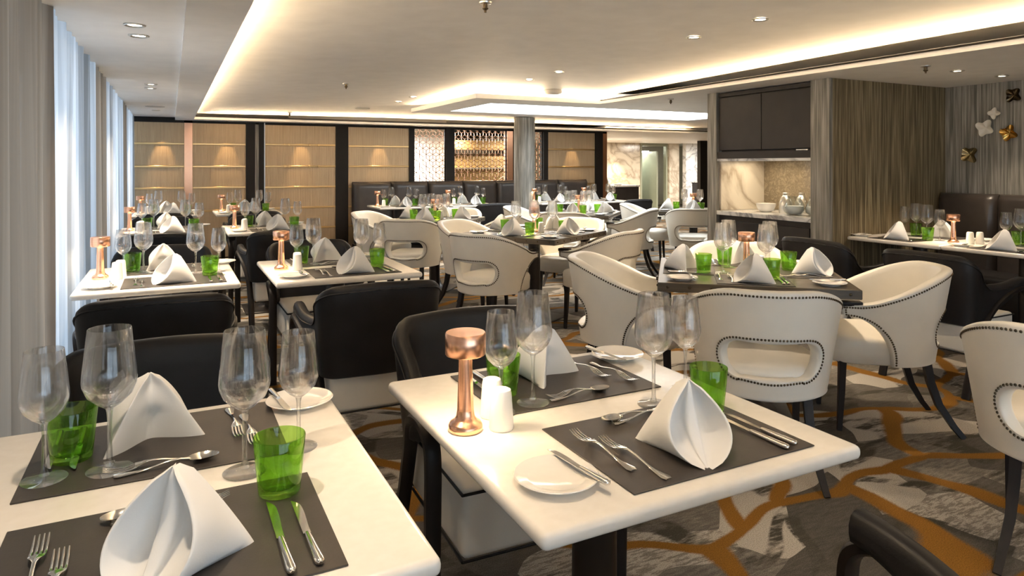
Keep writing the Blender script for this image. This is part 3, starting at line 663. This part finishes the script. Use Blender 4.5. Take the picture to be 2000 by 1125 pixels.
def spoon():
    L = 0.178; m = MB(); n = 16; path = []; rx = []
    for i in range(n):
        u = i / (n - 1); path.append((0, u * 0.72 * L, 0.003 + 0.009 * smooth(0.3, 0.8, u) - 0.003 * smooth(0.85, 1, u)))
        rx.append(0.0075 * (1 - smooth(0.0, 0.45, u)) + 0.0028 - 0.0035 * (1 - smooth(0, 0.05, u)))
    m.tube(path, rx, 0.0016, 10)
    for dz in (0.0, -0.0012):
        P = []
        for k in range(8):
            q = k / 7
            P.append([(0.0175 * q * cos(t) * (1 - 0.12 * sin(t)), 0.855 * L + 0.028 * q * sin(t), 0.0105 + dz - 0.0085 * (1 - q * q)) for t in [2 * PI * j / 24 for j in range(24)]])
        m.grid(P, cv=True)
    return m
r = bpy.data.objects.new('dessert_spoon', spoon().mesh('dessert_spoon', M_silver, 60)); proto('dessert_spoon', r, 'spoon', 'dessert spoons')
# shaker
r = bpy.data.objects.new('shaker', MB().lathe([(0, 0), (0.026, 0), (0.028, 0.004), (0.0275, 0.01), (0.0225, 0.078), (0.0205, 0.086), (0.016, 0.088), (0.013, 0.0855), (0, 0.0855)], 32).mesh('shaker', M_china, 50)); proto('shaker', r, 'shaker', 'white salt and pepper shakers')
# copper lamp
r = P0('copper_table_lamp')
part(MB().lathe([(0, 0), (0.036, 0), (0.0375, 0.002), (0.0375, 0.012), (0.034, 0.018), (0.026, 0.023), (0.0205, 0.031), (0.0185, 0.045)], 40), 'base', M_copper, r, 50)
part(MB().lathe([(0.0185, 0.045), (0.0172, 0.08), (0.0155, 0.13), (0.0145, 0.172)], 32), 'stem', M_copper, r, 60)
shd = part(MB().lathe([(0.0142, 0.171), (0.0415, 0.171), (0.0415, 0.166), (0.0425, 0.1655), (0.0445, 0.168), (0.0445, 0.212), (0.0425, 0.2145), (0, 0.2145)], 48), 'shade', M_copper, r, 40)
part(MB().lathe([(0.016, 0.1695), (0.040, 0.1695)], 40), 'diffuser', M_glow, shd)
proto('copper_table_lamp', r, 'table lamp', 'copper table lamps')
def lamp(x, y, z, label, e=0.34):
    place('copper_table_lamp', (x, y, z), random.uniform(0, 6), label)
    light('lamp_light', 'AREA', (x, y, z + 0.167), e, (1.0, 0.74, 0.42), (0, 0, 0), shape='DISK', size=0.075)

# ------------------------------------------------------------ chairs
def nails(mb, pts, nrm, r=0.0056, h=0.0038):
    for p, n in zip(pts, nrm):
        u = n.orthogonal().normalized(); v = n.cross(u)
        vs = [p + (u * cos(PI / 3 * k) + v * sin(PI / 3 * k)) * r for k in range(6)] + [p + (u * cos(PI / 3 * k) + v * sin(PI / 3 * k)) * r * 0.6 + n * h * 0.8 for k in range(6)] + [p + n * h]
        fs = [(k, (k + 1) % 6, 6 + (k + 1) % 6, 6 + k) for k in range(6)] + [(6 + k, 6 + (k + 1) % 6, 12) for k in range(6)]
        mb.add(vs, fs)
def tub_chair():
    r = P0('tub_chair'); R = 0.275; q = R * PI / 2
    def plan(s, z, off=0.0):
        a = abs(s); sg = 1 if s >= 0 else -1
        k = max(0.0, (z - 0.36)) * (0.16 if a < q else 0.16 * max(0.3, 1 - (a - q) / 0.3)) + off
        if a <= q:
            f = a / R; n = Vector((sin(f) * sg, -cos(f), 0)); p = Vector((R * sin(f) * sg, -R * cos(f), z)); p.x *= 1.0
        else:
            n = Vector((sg, 0, 0)); p = Vector((sg * R, a - q, z))
        return p + n * k, n
    top = cr([(-0.655, 0.648), (-0.60, 0.652), (-0.50, 0.675), (-0.38, 0.735), (-0.25, 0.785), (-0.12, 0.802), (0, 0.806), (0.12, 0.802), (0.25, 0.785), (0.38, 0.735), (0.50, 0.675), (0.60, 0.652), (0.655, 0.648)], 4, False) if False else \
        [Vector((s, 0.648 + 0.158 * (1 - smooth(0.12, 0.60, abs(s))))) for s in [lerp(-0.66, 0.66, i / 60) for i in range(61)]]
    def side(sg):
        pts = [Vector((sg * 0.66, 0.648)), Vector((sg * 0.664, 0.62)), Vector((sg * 0.66, 0.597))]
        for i in range(1, 15):
            t = PI / 2 * i / 14; pts.append(Vector((sg * (0.66 - 0.235 * sin(t)), 0.35 + 0.247 * cos(t))))
        return pts      # from tip down to the bottom
    bot = [Vector((lerp(-0.425, 0.425, i / 40), 0.35)) for i in range(41)]
    hw, z0, z1 = 0.205, 0.435, 0.60
    rr = (z1 - z0) / 2
    hb = [Vector((lerp(-hw + rr, hw - rr, i / 20), z0 + 0.004 * cos(i / 20 * 2 * PI))) for i in range(21)]
    ht = [Vector((lerp(hw - rr, -hw + rr, i / 20), z1)) for i in range(21)]
    hr = [Vector((hw - rr + rr * sin(t), (z0 + z1) / 2 - rr * cos(t))) for t in [PI * i / 16 for i in range(17)]]
    hl = [Vector((-p.x, p.y)) for p in hr][::-1]
    nB, nS = 28, 26
    so = side(1)[::-1]; sl = side(-1)
    it = min(range(61), key=lambda i: abs(top[i].x - 0.36))
    outR = so + [v for v in top[::-1] if v.x > 0.36]
    outT = [v for v in top[::-1] if -0.37 < v.x < 0.37]
    outL = [v for v in top[::-1] if v.x < -0.36] + sl
    def ring(b, rgt, t, l):
        o = resample(b, nB)[:-1] + resample(rgt, nS)[:-1] + resample(t, nB)[:-1] + resample(l, nS)[:-1]; return o
    O = ring(bot, outR, outT, outL); H = ring(hb, hr, ht, hl)
    M_ = 9; thick = 0.052
    outer = [[plan(lerp(H[i].x, O[i].x, k / M_), lerp(H[i].y, O[i].y, k / M_))[0] for i in range(len(O))] for k in range(M_ + 1)]
    def inn(k, i):
        s_, z = lerp(H[i].x, O[i].x, k / M_), lerp(H[i].y, O[i].y, k / M_)
        return plan(s_, z, -thick)[0]
    inner = [[inn(k, i) for i in range(len(O))] for k in range(M_ + 1)]
    # rounded rims: extra rings between outer and inner at both borders
    def rim(k, sgn):
        rows = []
        for a, bul in ((0.10, 0.6), (0.3, 1.0), (0.7, 1.0), (0.9, 0.6)):
            row = []
            for i in range(len(O)):
                d = (O[i] - H[i]).normalized() * sgn
                s_, z = (O[i] if k == M_ else H[i]) + d * 0.010 * bul
                row.append(plan(s_, z, -thick * a)[0])
            rows.append(row)
        return rows
    rows = outer + rim(M_, 1) + inner[::-1] + rim(0, -1)[::-1]
    bs = part(MB().grid(rows, cu=True, cv=True), 'back_shell', M_white, r, 60)
    # nail trim
    nb = MB()
    def trim(line, inset, ctr):
        n = int(sum((b - a).length for a, b in zip(line, line[1:])) / 0.0118)
        ps, ns = [], []
        for v in resample(line, n):
            d = Vector((ctr(v).x - v.x, ctr(v).y - v.y)).normalized() * inset
            p, nn = plan(v.x + d.x, v.y + d.y, 0.0005); ps.append(p); ns.append(nn)
        nails(nb, ps, ns)
    cl = lambda v: Vector((max(-0.5, min(0.5, v.x * 0.8)), 0.55 if abs(v.x) < 0.5 else 0.622))
    trim(side(-1)[::-1], 0.011, cl); trim(top, 0.012, lambda v: Vector((v.x * 0.98, v.y - 0.1))); trim(side(1), 0.011, cl)
    part(nb, 'nailhead_trim', M_rivet, bs); nb = MB()
    hole = hb + hr + ht + hl + [hb[0]]
    trim(hole, -0.012, lambda v: Vector((v.x * 0.6, (z0 + z1) / 2)))
    part(nb, 'nailhead_trim', M_rivet, bs)
    # arm caps
    for sg in (-1, 1):
        c, n = plan(sg * 0.625, 0.652, -thick / 2)
        part(MB().box(c.x - 0.027, c.x + 0.027, c.y - 0.05, c.y + 0.045, 0.642, 0.664, 0.004, 2), 'arm_cap', M_wood, r)
    # seat
    P = []
    def outl(sc, z):
        row = []
        for i in range(48):
            t = 2 * PI * i / 48; c_, s_ = cos(t), sin(t)
            e = 0.55 if s_ > 0 else 0.8
            row.append((0.245 * sc * math.copysign(abs(c_) ** e, c_), 0.02 + (0.265 if s_ > 0 else 0.25) * sc * math.copysign(abs(s_) ** e, s_), z))
        return row
    for sc_, z in ((0.02, 0.345), (0.95, 0.345), (0.985, 0.352), (0.99, 0.40), (1.0, 0.425), (0.995, 0.45), (0.965, 0.466), (0.85, 0.476), (0.5, 0.484), (0.02, 0.486)): P.append(outl(sc_, z))
    part(MB().grid(P, cv=True, cap0=True, cap1=True), 'seat', M_white, r, 60)
    for sg in (-1, 1):
        part(MB().tube([(sg * 0.19, 0.21, 0.35), (sg * 0.192, 0.215, 0.2), (sg * 0.195, 0.225, 0.0)], [0.024, 0.021, 0.015], None, 4, up=(0, 1, 0)), 'leg', M_wood, r)
        part(MB().tube([(sg * 0.155, -0.19, 0.36), (sg * 0.16, -0.205, 0.26), (sg * 0.17, -0.24, 0.15), (sg * 0.19, -0.30, 0.05), (sg * 0.20, -0.34, 0.0)], [0.025, 0.024, 0.022, 0.019, 0.017], None, 4, up=(0, 1, 0)), 'leg', M_wood, r)
    proto('tub_chair', r, 'chair', 'white leather tub chairs')
tub_chair()
def arm_chair():
    r = P0('black_armchair')
    hw, rc = 0.183, 0.075; q = hw + rc * PI / 2
    def plan(s, z, off=0.0):
        a = abs(s); sg = 1 if s >= 0 else -1; k = off + max(0, z - 0.42) * 0.11 * (1 - smooth(0.25, 0.42, a))
        yb = -0.275
        if a <= hw: n = Vector((0, -1, 0)); p = Vector((s, yb + 0.012 * (a / hw) ** 2 - 0.012, z))
        elif a <= q:
            f = (a - hw) / rc; n = Vector((sin(f) * sg, -cos(f), 0)); p = Vector((sg * (hw + rc * sin(f)), yb + rc - rc * cos(f), z))
        else: n = Vector((sg, 0, 0)); p = Vector((sg * (hw + rc + 0.055 * smooth(0, 0.3, a - q)), yb + rc + (a - q), z))
        return p + n * k
    smax = q + 0.40; S = [lerp(-smax, smax, i / 96) for i in range(97)]
    def zt(s):
        a = abs(s)
        z = 0.815 - 0.012 * (a / 0.25) ** 2 if a < 0.22 else 0.805
        z = lerp(z, 0.635, smooth(0.205, 0.42, a))
        return z + 0.03 * smooth(0.45, smax, a)
    def zb(s):
        a = abs(s); return lerp(0.40, 0.60, smooth(0.30, smax, a) ** 0.8)
    P = []
    for s in S:
        a, b = zb(s), zt(s); hgt = b - a; t = 0.055; rr = min(0.025, hgt * 0.45)
        loop = [(a + rr * 0.3, 0.0)] + [(lerp(a + rr, b - rr, k / 6), 0.0) for k in range(7)] + [(b - rr * 0.3, -0.006), (b, -t * 0.3), (b, -t * 0.7), (b - rr * 0.3, -t + 0.006)] + [(lerp(b - rr, a + rr, k / 6), -t) for k in range(7)] + [(a + rr * 0.3, -t + 0.004), (a, -t * 0.6), (a, -t * 0.3)]
        P.append([plan(s, z, o) for z, o in loop])
    bs = part(MB().grid(P, cv=True, cap0=True, cap1=True), 'back_shell', M_black, r, 60)
    # piping line near the top edge on the outer face
    part(MB().tube([plan(s, zt(s) - 0.028, 0.002) for s in S[4:-4]], 0.0035, n=6), 'piping', M_black, bs, 60)
    st_ = part(MB().box(-0.222, 0.222, -0.24, 0.25, 0.24, 0.44, 0.02, 3), 'seat', M_white, r)
    pp = [(-0.223, -0.241), (0.223, -0.241), (0.223, 0.251), (-0.223, 0.251)]
    pip = MB()
    for z in (0.425, 0.242):
        for i in range(4):
            a, b = pp[i], pp[(i + 1) % 4]; pip.tube([(a[0], a[1], z), (b[0], b[1], z)], 0.0045, n=6)
    part(pip, 'seat_piping', M_black, st_, 60)
    for sg in (-1, 1):
        m_ = MB()
        yz = [(-0.30, 0.0), (-0.255, 0.14), (-0.20, 0.28), (-0.13, 0.42), (-0.03, 0.535), (0.09, 0.595), (0.17, 0.60), (0.225, 0.565), (0.238, 0.50), (0.235, 0.38), (0.225, 0.0)]
        arc = cr([(sg * (0.252 + 0.052 * smooth(-0.2, 0.1, y)), y, z) for y, z in yz], 5, False)
        m_.tube(arc, [0.016] * len(arc), [0.023] * len(arc), 8, up=(1, 0, 0), power=0.6)
        m_.xf(Matrix())
        part(m_, 'arm_frame', M_wood, r, 50)
    proto('black_armchair', r, 'chair', 'black leather armchairs')
arm_chair()

# ------------------------------------------------------------ tables
def pedestal(root, h, cx=0, cy=0):
    MB().lathe([(0, 0.018), (0.055, 0.018), (0.052, h), (0, h)], 28).xf(Matrix.Translation((cx, cy, 0))).obj('column', M_metal, root)
    MB().box(-0.22, 0.22, -0.22, 0.22, 0, 0.014, 0.004, 1).xf(Matrix.Translation((cx, cy, 0))).obj('base_plate', M_metal, root)
    MB().lathe([(0.16, 0.013), (0.11, 0.022), (0.075, 0.045), (0.058, 0.10)], 28).xf(Matrix.Translation((cx, cy, 0))).obj('base_flare', M_metal, root)
def white_table(x0, y0, x1, y1, label):
    root = empty('white_dining_table', ((x0 + x1) / 2, (y0 + y1) / 2, 0)); tag(root, label, 'table', 'white-topped dining tables')
    a, b = (x1 - x0) / 2, (y1 - y0) / 2
    MB().box(-a, a, -b, b, 0.72, 0.75, 0.0125, 4).obj('tabletop', M_quartz, root, ang=60)
    MB().box(-a + .14, a - .14, -b + .14, b - .14, 0.70, 0.7195).obj('support_frame', M_metal, root)
    pedestal(root, 0.70)
def dark_table(cx, cy_, ang, S, label):
    root = empty('dark_riveted_table', (cx, cy_, 0), ang); tag(root, label, 'table', 'dark riveted square tables')
    MB().box(-S / 2, S / 2, -S / 2, S / 2, 0.705, 0.75, 0.003, 1).obj('tabletop', M_darktop, root)
    rv = MB(); n = 9
    for k in range(4):
        R_ = Matrix.Rotation(k * PI / 2, 3, 'Z')
        pts = [R_ @ Vector((lerp(-S / 2 + 0.05, S / 2 - 0.05, i / (n - 1)), -S / 2 - 0.0005, 0.728)) for i in range(n)]
        nails(rv, pts, [R_ @ Vector((0, -1, 0))] * n, 0.008, 0.006)
    rv.obj('rivets', M_rivet, root)
    pedestal(root, 0.705)

ZT = 0.75
class Fr:
    def __init__(s, ox, oy, ang): s.o = Vector((ox, oy)); s.a = ang
    def p(s, x, y, z=ZT):
        c_, s_ = cos(s.a), sin(s.a); return (s.o.x + c_ * x - s_ * y, s.o.y + s_ * x + c_ * y, z)
J = lambda a: random.uniform(-a, a)
def setting(f, x0, where, plate=(-0.32, 0.15), big=(0.10, 0.385), small=(0.225, 0.45), tum=(0.165, 0.30), nap=(0.0, 0.15), nrot=0.0, small_mat=False, full=True, jit=0.008, dessert=True, skip=()):
    def put(key, x, y, z, rz, lab, **k):
        x += J(jit); y += J(jit * 0.6)
        return place(key, f.p(x0 + x, y, z), f.a + rz, lab + ' at ' + where, **k)
    zm = ZT + 0.003
    if 'mat' not in skip: place('placemat_s' if small_mat else 'placemat', f.p(x0, 0.022 if small_mat else 0.042, ZT + 0.0002), f.a, 'dark leather placemat at ' + where)
    put('folded_napkin', nap[0], nap[1], zm + 0.0003, nrot, 'white folded napkin')
    if plate:
        px, py = plate
        c = place('bread_plate', f.p(x0 + px, py, ZT + 0.0003), f.a, 'white bread plate at ' + where)
        if 'bk' not in skip: place('butter_knife', f.p(x0 + px + 0.058, py - 0.085, ZT + 0.0145), f.a + 0.13, 'bread-plate butter knife at ' + where)
    k = 0.8 if small_mat else 1.0
    if full:
        put('dinner_fork', -(0.172 if k == 1 else 0.186) * k, 0.115, zm, 0.03, 'outer fork')
        put('dinner_fork', -(0.137 if k == 1 else 0.132) * k, 0.055, zm, 0.035, 'inner fork')
        put('dinner_knife', 0.160 * k, 0.05, zm, 0.02, 'inner knife')
        put('starter_knife', 0.200 * k, 0.055, zm, 0.03, 'outer knife')
        if dessert:
            put('dessert_spoon', 0.085, 0.345 if not small_mat else .27, zm, PI / 2 + 0.06, 'dessert spoon')
            put('dessert_fork', -0.085, 0.318 if not small_mat else .245, zm, -PI / 2 + 0.05, 'dessert fork')
    onm = lambda y: ZT + 0.0003 if y > (0.375 if not small_mat else 0.30) - 0.035 else zm + 0.0003
    if big: place('large_wine_glass', f.p(x0 + big[0], big[1], ZT + 0.0004 if big[1] > 0.33 else zm + 0.0003), 0, 'large wine glass at ' + where)
    if small: place('small_wine_glass', f.p(x0 + small[0], small[1], ZT + 0.0004 if small[1] > 0.33 or abs(small[0]) > 0.20 else zm + 0.0003), 0, 'small wine glass at ' + where)
    if tum: place('green_tumbler', f.p(x0 + tum[0], tum[1], zm + 0.0003), random.uniform(0, 6), 'green glass tumbler at ' + where)

W2, D2 = 0.76, 0.85
ABT = [('A', 0.36, 0.935, 'nearest curtain-side white table'), ('A', 0.312, 3.585, 'second curtain-side white table'), ('A', 0.26, 6.36, 'third curtain-side white table'), ('A', 0.285, 8.74, 'farthest curtain-side white table'),
       ('B', 0.519, 0.917, 'nearest aisle-side white table'), ('B', 0.465, 3.49, 'second aisle-side white table'), ('B', 0.437, 6.21, 'third aisle-side white table'), ('B', 0.48, 8.68, 'farthest aisle-side white table')]
for n_, (row, xe, yf, nm) in enumerate(ABT):
    i = n_ % 4
    x0 = -0.405 if row == 'A' else xe; x1 = xe if row == 'A' else x0 + W2; yb = yf + D2 - (0.05 if i == 3 else 0)
    white_table(x0, yf, x1, yb, {'A': 'white stone-topped pedestal table, %s of four beside the curtains', 'B': 'white stone-topped pedestal table, %s of four in the aisle row'}[row] % ('nearest', 'second', 'third', 'farthest')[i])
    near, farr = Fr(x0, yf, 0), Fr(x1, yb, PI)
    wn, wf = 'the near seat of the ' + nm, 'the far seat of the ' + nm
    if n_ == 0:
        setting(near, 0.405, wn, None, (0.125, 0.43), (0.235, 0.50), (0.172, 0.315), (0.005, 0.165), -0.52)
        setting(farr, 0.375, wf, (-0.295, 0.09), (0.088, 0.30), (0.192, 0.292), (0.158, 0.212), (0.03, 0.16), 0.25)
    elif n_ == 4:
        setting(near, 0.437, wn, (-0.325, 0.15), (0.088, 0.385), (0.235, 0.44), (0.183, 0.30), (-0.018, 0.152), -0.36)
        setting(farr, 0.365, wf, (-0.29, 0.095), (0.128, 0.328), (0.223, 0.345), (0.165, 0.238), (0.0, 0.15), 0.5)
    else:
        rn = {1: -1.0, 2: -1.0, 3: -1.0}[i] + J(0.08); rf = 0.3 + J(0.15)
        full = i < 3
        setting(near, 0.425, wn, (-0.32, 0.14), (0.10, 0.40), (0.215, 0.43), (0.165, 0.30), (0.0, 0.16), rn, dessert=i < 2, full=full)
        setting(farr, 0.37 - (W2 - x1 + x0) * 0.9, wf, (-0.29, 0.09), (0.11, 0.30), (0.205, 0.30), (0.165, 0.225), (0.02, 0.16), rf, dessert=i < 2, full=i < 2)
    lx = x0 + (0.058 if n_ == 4 else 0.085)
    if n_ != 0: lamp(lx, yf + (0.448 if n_ == 4 else 0.44), ZT + 0.0003, 'copper mushroom lamp on the ' + nm)
    sx = x0 + (0.10 if n_ == 0 else 0.132 if n_ == 4 else 0.162)
    dy = 0.0 if n_ in (0, 4) else -0.04
    place('shaker', (sx, yf + 0.42 + dy, ZT + 0.0003), 0, 'front white shaker on the ' + nm)
    place('shaker', (sx + 0.012, yf + 0.495 + dy, ZT + 0.0003), 0, 'rear white shaker on the ' + nm)
    cx = (x0 + x1) / 2
    side = 'curtain-side' if row == 'A' else 'aisle-side'
    if n_ != 0: place('black_armchair', (cx - (0.0 if n_ != 4 else 0.0), yf - (0.275 if n_ != 4 else 0.25), 0), J(0.02), 'black leather armchair at the near side of the ' + nm)
    if i < 3: place('black_armchair', (cx + (0.045 if n_ == 4 else J(0.02)), yb + 0.185, 0), PI + J(0.03), 'black leather armchair at the far side of the ' + nm)
for x, y, e in ((-0.15, 1.25, 15), (0.72, 1.15, 9), (2.3, 0.6, 18), (3.3, 0.4, 14), (0.9, -0.8, 18), (2.6, -1.2, 14)):  # unseen spots added above and behind the camera for light, no fittings modelled
    light('downlight_beam', 'SPOT', (x, y, (2.0 if x < 0 else zr(x, y)) - 0.014), e, (1.0, 0.80, 0.58), (0, 0, 0), spot_size=1.35, spot_blend=0.7, shadow_soft_size=0.03)

def rot_set(cx, cy_, ang, S, nm, sides, full=True, nrots=None, chairs=(0, 1, 2, 3), cshift=None):
    dark_table(cx, cy_, ang, S, 'square ' + nm + ' with white tub chairs')
    names = {0: 'near-left', 1: 'near-right', 2: 'far-right', 3: 'far-left'}
    for k in range(4):
        a = ang + k * PI / 2
        f = Fr(cx + sin(a) * S / 2, cy_ - cos(a) * S / 2, a)
        if k in sides: setting(f, 0.0, 'the %s seat of the %s' % (names[k], nm), (-0.345, 0.115), (0.085, 0.335), None, (0.10, 0.235), (0.0, 0.125), (nrots or {}).get(k, J(0.7)), True, full, dessert=False)
        if k in chairs:
            d = (cshift or {}).get(k, 0.17)
            p = f.p(0.0, -d, 0)
            place('tub_chair', p, a + J(0.06), 'white leather tub chair at the %s side of the %s' % (names[k], nm))
    lamp(cx, cy_, ZT + 0.0003, 'copper mushroom lamp at the centre of the ' + nm)
    a = ang; place('shaker', (cx + 0.07 * cos(a), cy_ + 0.07 * sin(a), ZT + 0.0003), 0, 'white shaker beside the lamp on the ' + nm)
R = math.radians
# k=0 is the side with outward normal (sin a, -cos a)
rot_set(2.81, 2.71, R(-40.4), 0.93, 'nearest dark riveted table', (0, 1, 2, 3), True, {0: -1.15, 1: -0.9, 2: 0.4, 3: -0.4})
rot_set(2.83, 5.16, R(-60), 0.94, 'middle dark riveted table', (0, 1, 2, 3), True, {0: -0.2, 1: -0.5, 2: 0.6, 3: 0.2})
rot_set(2.56, 6.91, R(-41), 0.88, 'left rear dark riveted table', (0, 1, 2, 3), False)
rot_set(4.48, 7.03, R(-45), 0.90, 'right rear dark riveted table', (0, 1, 2, 3), False)
rot_set(6.15, 6.85, R(-43), 0.90, 'dark riveted table behind the pillar', (0, 3), False, None, (0, 3))
# the tub chair cut by the right edge
place('tub_chair', (2.79, 1.20, 0), R(-66), 'white leather tub chair cut off by the right edge of the picture')

# banquette tables along the rear wall
for i, (x, nm) in enumerate(((2.55, 'leftmost banquette table'), (3.62, 'banquette table left of the column'), (5.08, 'banquette table right of the column'), (6.02, 'rightmost banquette table'))):
    white_table(x, 9.02, x + 0.74, 9.72, 'white stone-topped table, ' + nm)
    setting(Fr(x, 9.02, 0), 0.42, 'the aisle seat of the ' + nm, (-0.32, 0.12), (0.10, 0.33), (0.21, 0.34), (0.165, 0.25), (0, 0.14), J(0.8), True, False)
    setting(Fr(x + 0.74, 9.72, PI), 0.36, 'the wall seat of the ' + nm, (-0.28, 0.1), (0.10, 0.30), (0.21, 0.29), (0.165, 0.22), (0, 0.14), J(0.8), True, False)
    lamp(x + 0.07, 9.4, ZT + 0.0003, 'copper mushroom lamp on the ' + nm, 0.45)
    place('shaker', (x + 0.15, 9.36, ZT + 0.0003), 0, 'white shaker on the ' + nm)
for x, nm in ((3.97, 'banquette table left of the column'), (6.4, 'rightmost banquette table')):
    place('black_armchair', (x, 8.62, 0), J(0.04), 'black leather armchair at the aisle side of the ' + nm)

# alcove tables
for y0, y1, nm in ((2.945, 3.695, 'rear alcove table'), (2.19, 2.94, 'front alcove table')):
    white_table(4.95, y0, 5.70, y1, 'white stone-topped ' + nm + ' along the right banquette')
    c = (y0 + y1) / 2
    setting(Fr(4.95, c, -PI / 2), -0.03, 'the aisle seat of the ' + nm, (-0.30 if y0 > 2.5 else -0.27, 0.12), (0.11, 0.33), (0.20, 0.345), (0.165, 0.25), (0, 0.14), -0.9 + J(0.1), True, True, dessert=False)
    setting(Fr(5.70, c, PI / 2), -0.03, 'the wall seat of the ' + nm, (-0.30, 0.12), (0.11, 0.30), (0.20, 0.31), (0.165, 0.22), (0, 0.14), J(0.5), True, False)
    place('black_armchair', (4.33, c - (0.02 if y0 > 2.5 else 0.06), 0), -PI / 2 + J(0.03), 'black leather armchair at the aisle side of the ' + nm)
lamp(5.21, 3.0, ZT + 0.0003, 'copper mushroom lamp between the two alcove tables')
place('shaker', (5.27, 2.915, ZT + 0.0003), 0, 'left white shaker beside the alcove lamp'); place('shaker', (5.33, 2.88, ZT + 0.0003), 0, 'right white shaker beside the alcove lamp')
